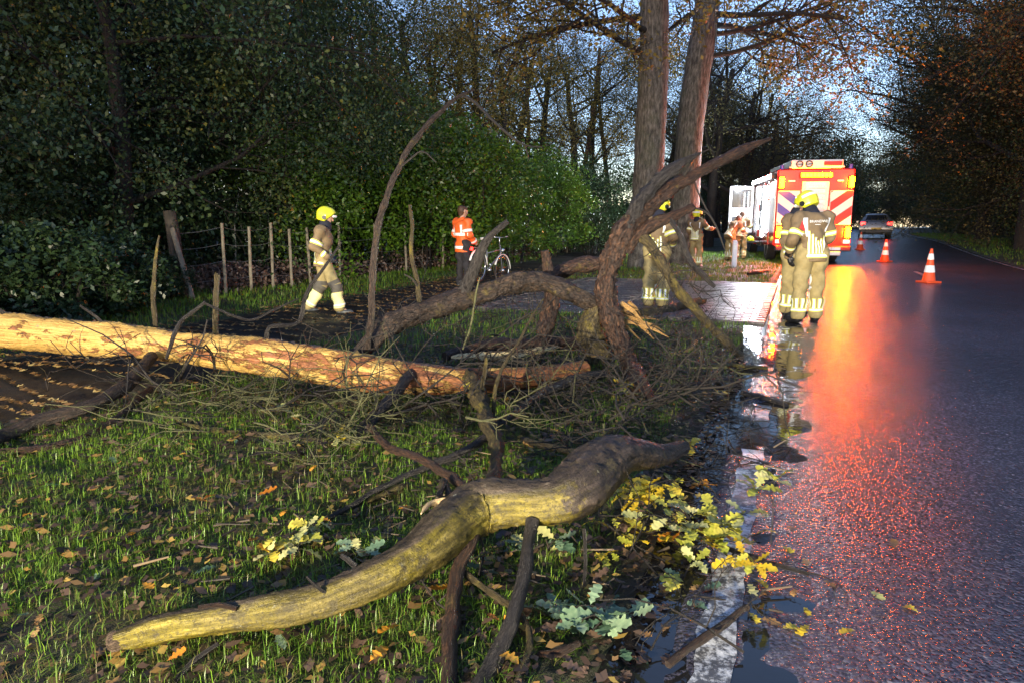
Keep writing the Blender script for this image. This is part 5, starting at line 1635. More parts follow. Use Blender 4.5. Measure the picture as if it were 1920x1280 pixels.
def build_person(label, loc, rz, p, kit, group=None, h=0.013, scale=1.0, name='person'):
    root = empty(name, loc, rz)
    root.scale = (scale,) * 3
    tag(root, label, 'person', group)
    g, s, u = head_frame(p)
    H = p['head']
    J = lambda a, b, t: p[a] + (p[b] - p[a]) * t
    # the body, one continuous surface
    b = Field(.035)
    b.cap(p['pel'], p['chest'], .13, .15, .72)
    b.cap(p['chest'], J('chest', 'neck', .75), .145, .07, .75)
    b.cap(p['neck'], H - u * .05, .055, .05, k=.025)
    b.cap(H - g * .018 + u * .028, H + g * .014 + u * .02, .088, .083, k=.02)
    b.cap(H + g * .03 - u * .03, H + g * .045 - u * .085, .062, .034, k=.03)
    b.cap(H + g * .088 + u * .012, H + g * .112 - u * .026, .010, .015, k=.012)           # nose
    b.cap(H + g * .080 - s * .02 - u * .055, H + g * .080 + s * .02 - u * .055, .011, .011, k=.01)   # lips
    b.cap(H + g * .078 - s * .035 + u * .03, H + g * .078 + s * .035 + u * .03, .012, .012, k=.012)  # brow
    for q in (-1, 1):
        b.cap(H + s * q * .088 + u * .012 - g * .01, H + s * q * .09 - u * .022 - g * .004, .016, .012, k=.008)   # ears
    for q, (S_, E_, W_, A_, K_, N_, T_) in ((-1, ('ls', 'le', 'lw', 'lh', 'lk', 'la', 'lt')), (1, ('rs', 're', 'rw', 'rh', 'rk', 'ra', 'rt'))):
        b.cap(J('chest', S_, .4), p[S_], .08, .062)
        b.cap(p[S_], p[E_], .055, .043)
        b.cap(p[E_], p[W_], .042, .030)
        fwd = np.array(kit.get('thumb', (0, 1, 0)), float)
        if not kit.get('gloves'):
            add_hand(b, p[E_], p[W_], -q, fwd)
        else:
            b.cap(p[W_], p[W_] + (p[W_] - p[E_]) * .2, .028, .02, k=.02)
        b.cap(p[A_], p[K_], .085, .058)
        b.cap(p[K_], p[N_], .055, .038)
        b.cap(p[N_], p[T_], .036, .03)
    body = field_obj('body', b, min(h, .011), M_skin, root)
    m_ = MB()
    for q in (-1, 1):
        c = H + g * .083 + s * q * .033 + u * .012
        MB_ = MB().ell(c, (.009, .009, .007), 8, 5)
        MB_.build('eye', M_eye, root, smooth_=True)
    if kit.get('hair'):
        hf = Field(.03, .004, 3)
        hf.cap(H - g * .03 + u * .04, H + g * .02 + u * .045, .094, .084)
        hf.cap(H - g * .05, H - g * .045 - u * .05, .075, .06)
        hf.cut.append((tuple(g * .85 - u * .5), float((g * .85 - u * .5) @ (H + g * .055 + u * .02))))
        field_obj('hair', hf, .012, M_hair, root)
    # clothes
    j = Field(.045, .008, kit.get('seed', 1))
    hem = kit.get('hem', .12)
    lowp = p['pel'] + (p['pel'] - p['chest']) / np.linalg.norm(p['pel'] - p['chest']) * hem
    j.cap(lowp, p['pel'], .192, .165, .74)
    j.cap(p['pel'], p['chest'], .168, .182, .72)
    j.cap(p['chest'], J('chest', 'neck', .62), .178, .11, .74)
    for S_, E_, W_ in (('ls', 'le', 'lw'), ('rs', 're', 'rw')):
        j.cap(J('chest', S_, .45), p[S_], .12, .092)
        j.cap(p[S_], p[E_], .086, .072)
        j.cap(p[E_], J(E_, W_, .93), .072, .058)
    jd = (p['pel'] - p['chest']) / np.linalg.norm(p['pel'] - p['chest'])
    j.cut.append((tuple(jd), float(jd @ lowp) + .03))
    field_obj('jacket', j, h, kit['jacket'], root)
    t = Field(.04, .009, kit.get('seed', 1) + 5)
    t.cap(p['lh'] + (0, 0, .05), p['rh'] + (0, 0, .05), .125, .125, .85)
    lowr = kit.get('leg', (.110, .092, .088))
    for A_, K_, N_ in (('lh', 'lk', 'la'), ('rh', 'rk', 'ra')):
        t.cap(p[A_], p[K_], lowr[0], lowr[1])
        t.cap(p[K_], p[N_] + (p[K_] - p[N_]) * .06, lowr[1], lowr[2])
        t.cut.append(((0, 0, -1.0), -.055 - min(0, 0)))
    field_obj('trousers', t, h, kit['trousers'], root)
    for N_, T_, K_ in (('la', 'lt', 'lk'), ('ra', 'rt', 'rk')):
        bt = Field(.03)
        d = p[T_] - p[N_]
        bt.cap(p[N_] + (0, 0, .05), p[N_] + (0, 0, -.03), .062, .058)
        bt.cap(p[N_] + (0, 0, -.045), p[T_] + (0, 0, .0), .055, .045)
        zb = min(p[N_][2] - .10, p[T_][2] - .04)
        bt.cut.append(((0, 0, -1.0), -zb))
        field_obj('boot', bt, .011, kit.get('boots', M_black), root)
    if kit.get('gloves'):
        for q, E_, W_ in ((-1, 'le', 'lw'), (1, 're', 'rw')):
            gl = Field(.015)
            add_hand(gl, p[E_], p[W_], -q, np.array(kit.get('thumb', (0, 1, 0)), float))
            gl.p = [(a, c, ra * 1.25, rb * 1.25, sy, k) for a, c, ra, rb, sy, k in gl.p]
            gl.cap(p[W_] + (p[E_] - p[W_]) * .18, p[W_], .045, .036)
            field_obj('glove', gl, .009, kit['gloves'], root)
    if kit.get('hood'):
        hd = Field(.04, .004, 9)
        hd.cap(p['neck'] + (0, 0, -.03), p['neck'] + u * .04 + g * .01, .115, .085)
        hd.cap(p['neck'] + u * .03, H - u * .06 - g * .02, .085, .078)
        field_obj('hood', hd, .012, M_hood, root)
    if kit.get('helmet'):
        hm = Field(.03)
        hm.cap(H - g * .03 + u * .045, H + g * .02 + u * .045, .132, .128)
        hm.cap(H - g * .05 - u * .02, H - g * .06 + u * .04, .118, .12)
        for q in (-1, 1):
            hm.cap(H + s * q * .085 - g * .02 - u * .03, H + s * q * .085 - g * .015 + u * .03, .055, .06)
        # lower rim rises to the front, over the face
        n1 = -u * .98 + g * .0
        hm.cut.append((tuple(n1), float(n1 @ (H - u * .075))))
        n2 = g * .80 - u * .62
        hm.cut.append((tuple(n2), float(n2 @ (H + g * .075 + u * .035))))
        he = field_obj('helmet', hm, .012, M_helm, root)
        vz = Field(.02)
        vz.cap(H + g * .115 + u * .045 - s * .07, H + g * .115 + u * .045 + s * .07, .022, .022)
        vz.cap(H + g * .14 + u * .05 - s * .03, H + g * .14 + u * .05 + s * .03, .02, .02)
        field_obj('visor', vz, .011, M_refl, he)
        for q in (-1, 1):
            e = MB()
            c = Vector(H + s * q * .135 - g * .02 - u * .01)
            e.cyl(c - Vector(s * q) * .03, c + Vector(s * q) * .018, .044, .034, 14)
            e.build('ear_cup', M_black, he, smooth_=True, sharp=40)
        V, F = patch(hm, H + u * .02, H + u * .2, math.pi * .62, math.pi * 1.38, .15, .38, 10, 3, ref=g, off=.003, rmax=.25)
        if kit.get('helm_strip', True):
            arr_mesh('reflective_strip', V, F, M_fluo if kit.get('strip_yellow') else M_refl, he, smooth_=True)
    return root, b, j, t
TAU = 2 * math.pi
def fire_kit(root, p, j, t, back_stripes=True, vert=True):
    """bands of a turnout suit: waist, chest, sleeves, legs"""
    lowp = p['pel'] + (p['pel'] - p['chest']) / np.linalg.norm(p['pel'] - p['chest']) * .09
    ax = (lowp, p['chest'])
    yel, sil = [], []
    def band(f, a, b, t0, t1, a0=-math.pi, a1=math.pi, nu=40, ref=(0, 1, 0), rmax=.32):
        w = (t1 - t0)
        yel.append(patch(f, a, b, a0, a1, t0, t1, nu, 4, ref, .005, rmax))
        sil.append(patch(f, a, b, a0, a1, t0 + w * .28, t1 - w * .28, nu, 3, ref, .009, rmax))
    band(j, *ax, .02, .16)
    for q, S_, E_, W_ in ((-1, 'ls', 'le', 'lw'), (1, 'rs', 're', 'rw')):
        band(j, p[S_], p[E_], .62, .88, nu=22, rmax=.14)
        band(j, p[E_], p[W_], .58, .82, nu=22, rmax=.14)
    if back_stripes:                                  # upright bars on the back and front panels
        for k in range(6):
            c = math.pi + (k - 2.5) * .30
            top = .52 + .30 * abs(k - 3.2) / 3.2
            yel.append(patch(j, *ax, c - .105, c + .105, .14, top, 4, 10, (0, 1, 0), .006, .32))
            sil.append(patch(j, *ax, c - .062, c + .062, .15, top - .02, 3, 10, (0, 1, 0), .010, .32))
        for k in range(4):
            c = (k - 1.5) * .34
            yel.append(patch(j, *ax, c - .1, c + .1, .14, .62, 4, 10, (0, 1, 0), .006, .32))
            sil.append(patch(j, *ax, c - .06, c + .06, .15, .6, 3, 10, (0, 1, 0), .010, .32))
        sil.append(patch(j, *ax, math.pi - 1.0, math.pi - .80, .66, 1.2, 3, 10, (0, 1, 0), .010, .32))
        sil.append(patch(j, *ax, math.pi + .86, math.pi + 1.0, .8, 1.2, 3, 10, (0, 1, 0), .010, .32))
    for q, A_, K_, N_ in ((-1, 'lh', 'lk', 'la'), (1, 'rh', 'rk', 'ra')):
        band(t, p[K_], p[N_], .74, .86, nu=24, rmax=.16)
        if vert:
            for k in range(8):
                c = k * TAU / 8
                yel.append(patch(t, p[K_], p[N_], c - .25, c + .25, .40, .75, 4, 6, (0, 1, 0), .006, .16))
                sil.append(patch(t, p[K_], p[N_], c - .15, c + .15, .42, .75, 3, 6, (0, 1, 0), .010, .16))
            sd = math.pi / 2 * (-q)
            sil.append(patch(t, p[A_], p[K_], sd - .22, sd + .22, .12, 1.0, 4, 12, (0, 1, 0), .008, .2))
            sil.append(patch(t, p[K_], p[N_], sd - .22, sd + .22, 0, .4, 4, 6, (0, 1, 0), .008, .2))
    patches('yellow_trim', yel, M_fluo, root)
    patches('reflective_band', sil, M_refl, root)
def text_on(body, size, f, c, nrm, upv, root, name, mat, depth=.3, shear=0.0):
    """lettering laid on the cloth: c a point near it, nrm outward"""
    cu = bpy.data.curves.new('lettering', 'FONT')
    cu.body = body
    cu.size = size
    cu.align_x = 'CENTER'
    cu.resolution_u = 2
    o = bpy.data.objects.new('lettering', cu)
    link(o)
    dg = bpy.context.evaluated_depsgraph_get()
    me = bpy.data.meshes.new_from_object(o.evaluated_get(dg))
    bpy.data.objects.remove(o)
    n = np.array(nrm, float)
    n /= np.linalg.norm(n)
    u = np.array(upv, float)
    u -= n * (u @ n)
    u /= np.linalg.norm(u)
    r = np.cross(u, n)
    V = np.zeros(len(me.vertices) * 3, np.float32)
    me.vertices.foreach_get('co', V)
    V = V.reshape(-1, 3)
    P0 = np.array(c, float) + V[:, :1] * r + V[:, 1:2] * u
    if f is not None:                                 # press it onto the surface
        lo, hi = np.full(len(P0), -.12), np.full(len(P0), .16)
        for _ in range(16):
            m = (lo + hi) / 2
            d = f(P0 + n * m[:, None])
            lo, hi = np.where(d < .008, m, lo), np.where(d < .008, hi, m)
        P0 = P0 + n * hi[:, None]
    me.vertices.foreach_set('co', P0.astype(np.float32).ravel())
    me.materials.clear()
    me.materials.append(mat)
    me.update()
    q = bpy.data.objects.new(name, me)
    q.parent = root
    return link(q)
def foot(px, py):
    p = GP(px, py)
    a_, l_ = to_ab(p.x, p.y)
    z = float(rz_at(float(a_), float(l_))) if l_ > ROAD_L else p.z
    return (p.x, p.y, z)
fire = dict(jacket=M_tan, trousers=M_sand, boots=M_black, helmet=True, hood=True, gloves=M_black, hem=.10)

# crew member on the road, back to us, head bowed
pA = pose(pel=(0, 0, .97), chest=(0, .05, 1.34), neck=(0, .10, 1.52), head=(-.035, .20, 1.64), gaze=(-.45, .75, -.55),
          ls=(-.21, .04, 1.45), le=(-.30, -.02, 1.18), lw=(-.26, .17, 1.0), rs=(.21, .05, 1.45), re=(.27, .06, 1.18), rw=(.14, .28, 1.05),
          lk=(-.135, .02, .50), la=(-.15, -.02, .10), lt=(-.21, .14, .04), rk=(.125, .05, .50), ra=(.145, .06, .10), rt=(.19, .22, .04), lh=(-.11, 0, .93), rh=(.11, 0, .93))
rA, b_, jA, tA = build_person('firefighter on the wet road, back turned, head bowed, BRANDWEER across the jacket', foot(1513, 612), R(4), pA, dict(fire, seed=2, leg=(.114, .096, .094)), h=.0125, scale=1.0)
fire_kit(rA, pA, jA, tA)
bk = np.array([.03, -.05, 1.40])
text_on('BRANDWEER', .05, jA, bk + (.01, -.1, .0), (0, -1, .25), (0, 0, 1), rA, 'lettering', M_refl)
V, F = patch(jA, pA['pel'], pA['chest'], math.pi - .28, math.pi + .22, .985, 1.005, 8, 2, (0, 1, 0), .008, .3)   # second line, too small to read
arr_mesh('small_print', V, F, M_refl, rA, smooth_=True)
V, F = patch(jA, pA['ls'], pA['le'], math.pi * .62, math.pi * .98, .22, .58, 6, 6, (0, 1, 0), .008, .14)
arr_mesh('badge', V, F, M_badge, rA, smooth_=True)
# officer beside him in a red tabard
pG = pose(pel=(0, 0, .96), chest=(0, .03, 1.33), head=(0, .09, 1.64), gaze=(.1, 1, -.35), le=(-.28, .0, 1.16), lw=(-.27, .06, .90), re=(.28, .0, 1.16), rw=(.27, .08, .90))
rG, b_, jG, tG = build_person('firefighter in a red tabard marked BV half hidden behind the bowed one', foot(1479, 598), R(-140), pG, dict(fire, seed=4, helmet=False, hair=True, gloves=M_black, leg=(.12, .105, .1)), h=.014)
fire_kit(rG, pG, jG, tG, back_stripes=False)
tb = Field(.05)
tb.p = [(a, c, ra * 1.07, rb * 1.07, sy, k) for a, c, ra, rb, sy, k in jG.p[1:5]]
tb.cut.append(((0, 0, -1.0), -1.14))
field_obj('tabard', tb, .014, M_redtab, rG)
text_on('BV', .15, tb, (.1, .0, 1.30), (1, .15, 0), (0, 0, 1), rG, 'lettering', M_white)
text_on('BV', .15, tb, (.0, .1, 1.30), (0, 1, 0), (0, 0, 1), rG, 'lettering', M_white)
# crew member walking along the path
pB = pose(pel=(0, 0, .95), chest=(0, .03, 1.31), neck=(0, .05, 1.50), head=(0, .09, 1.65), gaze=(0, 1, -.28),
          le=(-.25, -.06, 1.16), lw=(-.20, .10, .98), re=(.26, -.10, 1.17), rw=(.22, .10, 1.0),
          lk=(-.10, -.06, .50), la=(-.10, -.30, .12), lt=(-.11, -.15, .045), rk=(.11, .20, .52), ra=(.11, .26, .10), rt=(.12, .44, .05), rh=(.1, .02, .92), lh=(-.1, -.02, .92))
rB, b_, jB, tB = build_person('firefighter striding along the leafy cycle path behind the log', foot(611, 590), R(-84), pB, dict(fire, seed=6, boots=M_greyboot, gloves=M_greyboot, helm_strip=False), h=.014, scale=.87)
fire_kit(rB, pB, jB, tB, vert=False)
ylw = []
for K_, N_ in (('lk', 'la'), ('rk', 'ra')):
    ylw.append(patch(tB, pB[K_], pB[N_], 0, TAU, .30, .92, 26, 8, (1, 0, 0), .006, .16))
patches('reflective_legging', ylw, plain('lit_yellow_cuff', (.78, .74, .33), .6, .08), rB)
kn = []
for K_, N_, A_ in (('lk', 'la', 'lh'), ('rk', 'ra', 'rh')):
    kn.append(patch(tB, pB[K_], pB[N_], 0, TAU, -.02, .28, 26, 6, (1, 0, 0), .005, .16))
    kn.append(patch(tB, pB[A_], pB[K_], 0, TAU, .82, .98, 26, 6, (1, 0, 0), .005, .17))
patches('knee_pad', kn, M_knee, rB)
V, F = patch(jB, pB['rs'], pB['re'], -math.pi * .75, -math.pi * .3, .12, .42, 6, 5, (0, 1, 0), .008, .14)
arr_mesh('badge', V, F, M_badge, rB, smooth_=True)
# bystander in hi-vis
pC = pose(lw=(-.12, .22, 1.02), rw=(.14, .24, 1.0), le=(-.24, .0, 1.16), re=(.24, .0, 1.16), gaze=(.2, 1, -.1))
rC, b_, jC, tC = build_person('bystander in an orange hi-vis jacket standing beside the parked bicycle', foot(868, 541), R(-48), pC, dict(jacket=M_hivis, trousers=M_jeans, boots=M_greyboot, hair=True, seed=8, hem=.14, leg=(.10, .08, .07)), h=.014, scale=.97)
lowp = pC['pel'] - np.array([0, 0, .1])
sil = [patch(jC, lowp, pC['chest'], -math.pi, math.pi, .02, .14, 40, 3, (0, 1, 0), .007, .3), patch(jC, lowp, pC['chest'], -math.pi, math.pi, .62, .75, 40, 3, (0, 1, 0), .007, .3)]
for c in (-.75, .75, math.pi - .75, math.pi + .75):
    sil.append(patch(jC, lowp, pC['chest'], c - .14, c + .14, .7, 1.12, 4, 10, (0, 1, 0), .008, .3))
for S_, E_, W_ in (('ls', 'le', 'lw'), ('rs', 're', 'rw')):
    sil.append(patch(jC, pC[S_], pC[E_], -math.pi, math.pi, .55, .75, 20, 3, (0, 1, 0), .007, .15))
    sil.append(patch(jC, pC[E_], pC[W_], -math.pi, math.pi, .55, .75, 20, 3, (0, 1, 0), .007, .15))
patches('reflective_band', sil, M_refl, rC)
# the red rear lamp of the bicycle he holds shines beside him
# crew member behind the arched limb
pD = pose(lw=(-.16, .22, 1.05), le=(-.28, -.02, 1.17), rw=(.14, .22, 1.05), re=(.28, -.02, 1.17), gaze=(.3, 1, -.4), head=(0, .08, 1.64))
rD, b_, jD, tD = build_person('firefighter seen between the limbs, standing on the driveway edge', foot(1228, 580), R(-35), pD, dict(fire, seed=10, strip_yellow=True, leg=(.12, .105, .1)), h=.014)
fire_kit(rD, pD, jD, tD)
# crew member at the leaning oak, arm out
pE = pose(rw=(.30, .52, 1.22), re=(.27, .24, 1.22), lw=(-.2, .15, .95), gaze=(.3, 1, 0))
rE, b_, jE, tE = build_person('firefighter stretching out an arm beside the leaning oak trunk', foot(1303, 502), R(-42), pE, dict(fire, seed=12, boots=M_greyboot), h=.016)
fire_kit(rE, pE, jE, tE)
# two at the open locker of the engine
def at_depth(px, Y):
    X = XP(px, Y)
    return (X, Y, gz1(X, Y))
pF = pose(pel=(0, -.05, .92), chest=(0, .16, 1.22), neck=(0, .28, 1.38), head=(0, .38, 1.50), gaze=(0, 1, -.5), ls=(-.2, .2, 1.32), rs=(.2, .2, 1.32), le=(-.28, .3, 1.08), re=(.28, .3, 1.08), lw=(-.18, .5, 1.12), rw=(.18, .5, 1.12))
rF, b_, jF, tF = build_person('firefighter bending over gear at the brightly lit side of the engine', at_depth(1371, 24.6), R(-60), pF, dict(fire, seed=14, helmet=False, hood=False, hair=True), h=.016)
fire_kit(rF, pF, jF, tF)
rH, b_, jH, tH = build_person('bareheaded firefighter facing the open locker of the engine', at_depth(1391, 25.6), R(-30), pose(le=(-.28, .15, 1.2), lw=(-.2, .4, 1.25), re=(.28, .15, 1.2), rw=(.2, .4, 1.25)), dict(fire, seed=15, helmet=False, hood=False, hair=True), h=.016)
fire_kit(rH, pose(le=(-.28, .15, 1.2), lw=(-.2, .4, 1.25), re=(.28, .15, 1.2), rw=(.2, .4, 1.25)), jH, tH)

# ------------------------------------------------------------------ fire engine
M_red = plain('engine_red', (0.46, 0.018, 0.008), 0.25, 0.08, 3, coat=.6)
M_blue = plain('stripe_blue', (0.06, 0.07, 0.42), 0.35, 0.08, 3)
M_sw = plain('stripe_white', (0.80, 0.80, 0.80), 0.35, 0.04, 8)
M_sr = plain('stripe_red', (0.55, 0.03, 0.02), 0.35, 0.06, 8)
M_alu = plain('aluminium', (0.62, 0.63, 0.65), 0.32, 0.06, 20, metal=.7)
M_dark = plain('dark_metal', (0.03, 0.03, 0.034), 0.5, 0.2, 12)
M_tyre = plain('tyre', (0.014, 0.014, 0.015), 0.8, 0.2, 18)
M_cabw = plain('white_paint', (0.80, 0.80, 0.82), 0.3, 0.04, 4, coat=.4)
M_amber = emitter('amber_lamp', (1.0, 0.14, 0.0002), 360)
M_amber_bar = emitter('amber_bar', (1.0, 0.15, 0.0002), 330)
M_tail = emitter('tail_lamp', (1.0, 0.006, 0.004), 130)
M_cartail = emitter('car_tail_lamp', (1.0, 0.015, 0.01), 8)
M_flood = emitter('scene_light', (0.82, 0.91, 1.0), 420)
M_locker = emitter('locker_light', (0.9, 0.95, 1.0), 35)
def make_glass():
    m = NT('dark_glass')
    m.set(col=(0.015, 0.018, 0.022), rough=0.06, spec=0.8)
    return m.m
M_glass = make_glass()
ENG_H = R(-11.5)
c0 = PY(1453, 418, 23.6)
ER = empty('fire_engine', (0, 0, 0), ENG_H)
tag(ER, 'red fire engine with amber lamps and blue, white and red chevrons, parked across the lane', 'fire engine')
# local frame: x right, y forward, origin on the ground under the rear left corner
W, LEN, HT, CH = 2.44, 7.6, 3.15, 0.55
gx, gy = c0.x, c0.y
a_, l_ = to_ab(gx + 1.3, gy + 1)
ER.location = (gx, gy, float(rz_at(float(a_), float(l_))))
def part(name, mb, mat, parent=None, sm=False, sharp=35):
    return mb.build(name, mat, parent if parent is not None else ER, smooth_=sm, sharp=sharp)
mb = MB()
mb.bevbox((0, 0.05, CH), (W, 5.0, HT), .05)
body = part('body', mb, M_red)
mb = MB()
cabprof = [(5.06, .5), (LEN, .5), (LEN, 1.5), (LEN - .18, 2.85), (5.06, 2.95)]
mb.loft([[(x, y, z) for y, z in cabprof] for x in (0.04, W - .04)])
cab = part('cab', mb, M_red)
part('windscreen', MB().box((.2, LEN - .08, 1.6), (W - .2, LEN + .0, 2.6)), M_glass, cab)
for x in (0.03, W - .03):
    part('side_window', MB().box((x - .012, 6.3, 1.7), (x + .012, 7.2, 2.5)), M_glass, cab)
# wheels
for x, y in ((.17, 1.75), (W - .17, 1.75), (.2, 6.5), (W - .2, 6.5)):
    m_ = MB()
    M_ = Matrix.Translation((x, y, .5)) @ Matrix.Rotation(R(90), 4, 'Y')
    m_.lathe([(.30, -.14), (.46, -.15), (.5, -.11), (.5, .11), (.46, .15), (.30, .14)], 26, M_)
    wo_ = part('wheel', m_, M_tyre, sm=True)
    m_ = MB()
    m_.lathe([(.02, -.10), (.12, -.13), (.28, -.10), (.30, -.145), (.30, .145), (.28, .10), (.12, .13), (.02, .10)], 20, M_)
    m_.build('rim', M_alu, wo_, smooth_=True, sharp=30)
part('chassis', MB().box((.35, .1, .42), (W - .35, LEN - .1, .6)).box((.5, 1.5, .4), (W - .5, 2.0, .55)).box((.25, 1.7, .46), (W - .25, 1.8, .54)).box((.25, 6.45, .46), (W - .25, 6.55, .54)), M_dark)
# rear: panels
def panel(name, x0, x1, z0, z1, mat, y=-.005, t=.05, parent=None):
    return part(name, MB().bevbox((x0, y, z0), (x1, y + t, z1), .008), mat, parent)
lp = panel('rear_panel', .04, .74, 1.30, 2.42, M_sw)
rp = panel('rear_panel', W - .74, W - .04, 1.30, 2.42, M_sw)
def diag(parent, x0, x1, z0, z1, mats, slope, period, y=-.012):
    """slanting stripes clipped to the panel"""
    k = 0
    zz = z0 - abs(slope) * (x1 - x0) - period
    while zz < z1 + abs(slope) * (x1 - x0):
        m = mats[k % 2]
        if m is not None:
            poly = [(x0, zz), (x1, zz + slope * (x1 - x0)), (x1, zz + slope * (x1 - x0) + period), (x0, zz + period)]
            for ax, lim, sg in ((1, z0, 1), (1, z1, -1)):
                out = []
                for i in range(len(poly)):
                    p, q = poly[i], poly[(i + 1) % len(poly)]
                    ip, iq = (p[1] - lim) * sg >= 0, (q[1] - lim) * sg >= 0
                    if ip:
                        out.append(p)
                    if ip != iq:
                        tt = (lim - p[1]) / (q[1] - p[1])
                        out.append((p[0] + (q[0] - p[0]) * tt, lim))
                poly = out
                if len(poly) < 3:
                    break
            if len(poly) >= 3:
                n = len(poly)
                part('stripe', MB().add([(x, y, z) for x, z in poly], [tuple(range(n))]), m, parent)
        k += 1
        zz += period
diag(lp, .05, .73, 1.31, 2.41, (M_blue, None), -.75, .31)
diag(rp, W - .73, W - .05, 1.31, 2.41, (M_sr, None), .75, .31)
# centre roller door with ladder rungs and gear
sh = panel('rear_locker', .80, W - .80, .95, 2.72, M_alu, -.004, .04)
for k in range(9):
    part('slat', MB().bevbox((.86, -.03, 1.05 + k * .18), (W - .86, .0, 1.12 + k * .18), .008), M_sw if k % 2 else M_alu, sh)
for x in (.84, W - .90):
    part('rail', MB().bevbox((x, -.06, .95), (x + .06, -.01, 2.7), .01), M_sw, sh)
part('number_plate', MB().bevbox((W / 2 - .26, -.25, .46), (W / 2 + .26, -.236, .57), .005), plain('engine_plate', (.75, .45, .03), .4, .05))
part('step_rail', MB().cyl((W - .78, -.09, .98), (W - .78, -.09, 1.9), .02, n=8), M_sw)
# lamps
for x in (.06, W - .20):
    for z0, z1 in ((2.52, 2.86), (.88, 1.22)):
        hs = part('lamp_housing', MB().bevbox((x - .02, -.03, z0 - .03), (x + .16, .02, z1 + .03), .012), M_dark)
        part('amber_lamp', MB().bevbox((x + .005, -.15, z0), (x + .135, -.025, z1), .02), M_amber, hs)
bar = part('lamp_bar', MB().bevbox((.70, -.06, 2.84), (W - .70, .0, 3.02), .015), M_dark)
for k in range(8):
    x = .74 + k * (W - 1.48 - .0) / 8
    part('amber_lamp', MB().bevbox((x, -.10, 2.87), (x + .105, -.055, 2.99), .012), M_amber_bar, bar)
for x in (.04, W - .24):
    part('tail_lamp', MB().bevbox((x, -.05, .68), (x + .20, -.005, .80), .012), M_tail)
for x in (.36, W - .56):
    part('vent', MB().bevbox((x, -.02, 2.72), (x + .2, .0, 2.77), .006), M_alu)
# bumper with a red and white bar
bp = part('bumper', MB().bevbox((.02, -.22, .42), (W - .02, .04, .60), .02), M_dark)
for k in range(8):
    x = .05 + k * (W - .1) / 8
    part('bumper_block', MB().bevbox((x, -.235, .46), (x + (W - .1) / 8 - .01, -.215, .56), .006), M_sw if 0 < k < 7 else M_sr, bp)
for x in (.35, W - .75):
    part('towing_step', MB().bevbox((x, -.28, .28), (x + .4, .0, .42), .02), M_alu)
# roof: rack, reels, box
rk = part('roof_rack', MB().bevbox((.35, .05, HT + .02), (W - .35, 4.7, HT + .09), .02).box((.5, .5, HT - .02), (.6, 4.2, HT + .03)).box((W - .6, .5, HT - .02), (W - .5, 4.2, HT + .03)), M_alu)
part('roof_panel', MB().bevbox((.42, -.01, HT + .0), (W - .42, .06, HT + .28), .02), M_sw)
for x in (.66, .96):
    m_ = MB()
    m_.torus((x, -.02, HT + .14), (0, 1, 0), .10, .022, 24, 6)
    m_.cyl((x - .1, -.02, HT + .14), (x + .1, -.02, HT + .14), .016, n=6)
    part('hose_reel', m_, M_dark, sm=True)
part('roof_box', MB().bevbox((W - 1.02, -.05, HT + .08), (W - .45, .3, HT + .22), .015), M_sr)
for x in (.48, W - .48):
    part('ladder', MB().bevbox((x - .03, .2, HT + .10), (x + .03, 4.6, HT + .30), .01), M_alu)
for x in (.08, W - .2):
    part('beacon', MB().cyl((x + .06, .15, HT - .02), (x + .06, .15, HT + .13), .07, .055, 12), M_blue, sm=True)
# left side: roller doors, open locker, scene lights
for y0, y1 in ((.16, 1.15), (3.9, 4.92)):
    sd = part('roller_door', MB().bevbox((-.02, y0, 1.05), (.03, y1, 2.78), .01), M_alu)
    for k in range(10):
        part('slat', MB().bevbox((-.032, y0 + .03, 1.10 + k * .165), (-.018, y1 - .03, 1.24 + k * .165), .004), M_alu, sd)
lk = part('locker', MB().box((-.012, 2.4, .75), (.03, 3.8, 2.75)), M_dark)
for z in (.8, 1.25, 1.75, 2.2):
    part('shelf', MB().box((-.05, 2.42, z), (.02, 3.78, z + .04)), M_alu, lk)
for k in range(7):
    y = 2.5 + (k % 4) * .33
    z = (.84, 1.30, 1.80)[k % 3]
    part('gear', MB().bevbox((-.10, y, z), (-.015, y + .24, z + .26), .02), (M_sw, M_dark, M_sr, M_alu)[k % 4], lk)
for y in (2.44, 3.74):
    part('locker_lamp', MB().box((-.06, y, .85), (-.04, y + .03, 2.7)), M_locker, lk)
part('arch', MB().bevbox((-.03, 1.2, .58), (.02, 2.32, 1.05), .02), M_red)
part('fold_step', MB().bevbox((-.62, 2.5, .62), (-.02, 3.7, .68), .01).box((-.05, 2.6, .5), (-.02, 3.6, .64)), M_dark)
for k in range(4):
    fl = part('scene_lamp', MB().bevbox((-.16, .35 + k * 1.18, 2.86), (.0, 1.25 + k * 1.18, 3.02), .02), M_dark)
    part('lamp_face', MB().bevbox((-.185, .4 + k * 1.18, 2.88), (-.155, 1.2 + k * 1.18, 3.0), .008), M_flood, fl)
# open crew door standing out from the cab
dr = part('crew_door', MB().bevbox((-.98, 5.30, .95), (-.02, 5.38, 2.86), .03), M_cabw)
part('door_window', MB().bevbox((-.88, 5.27, 1.98), (-.12, 5.30, 2.72), .02), M_glass, dr)
part('door_pocket', MB().bevbox((-.86, 5.26, 1.25), (-.62, 5.30, 1.62), .02), M_dark, dr)
part('door_handle', MB().bevbox((-.30, 5.24, 1.35), (-.16, 5.30, 1.60), .02), M_dark, dr)
part('hinge', MB().box((-.06, 5.32, 1.2), (.06, 5.40, 1.3)).box((-.06, 5.32, 2.3), (.06, 5.40, 2.4)), M_dark, dr)
part('mirror', MB().bevbox((-.32, 7.3, 1.7), (-.10, 7.4, 2.2), .03).cyl((-.12, 7.35, 2.1), (.06, 7.35, 2.2), .02, n=6), M_dark, cab)
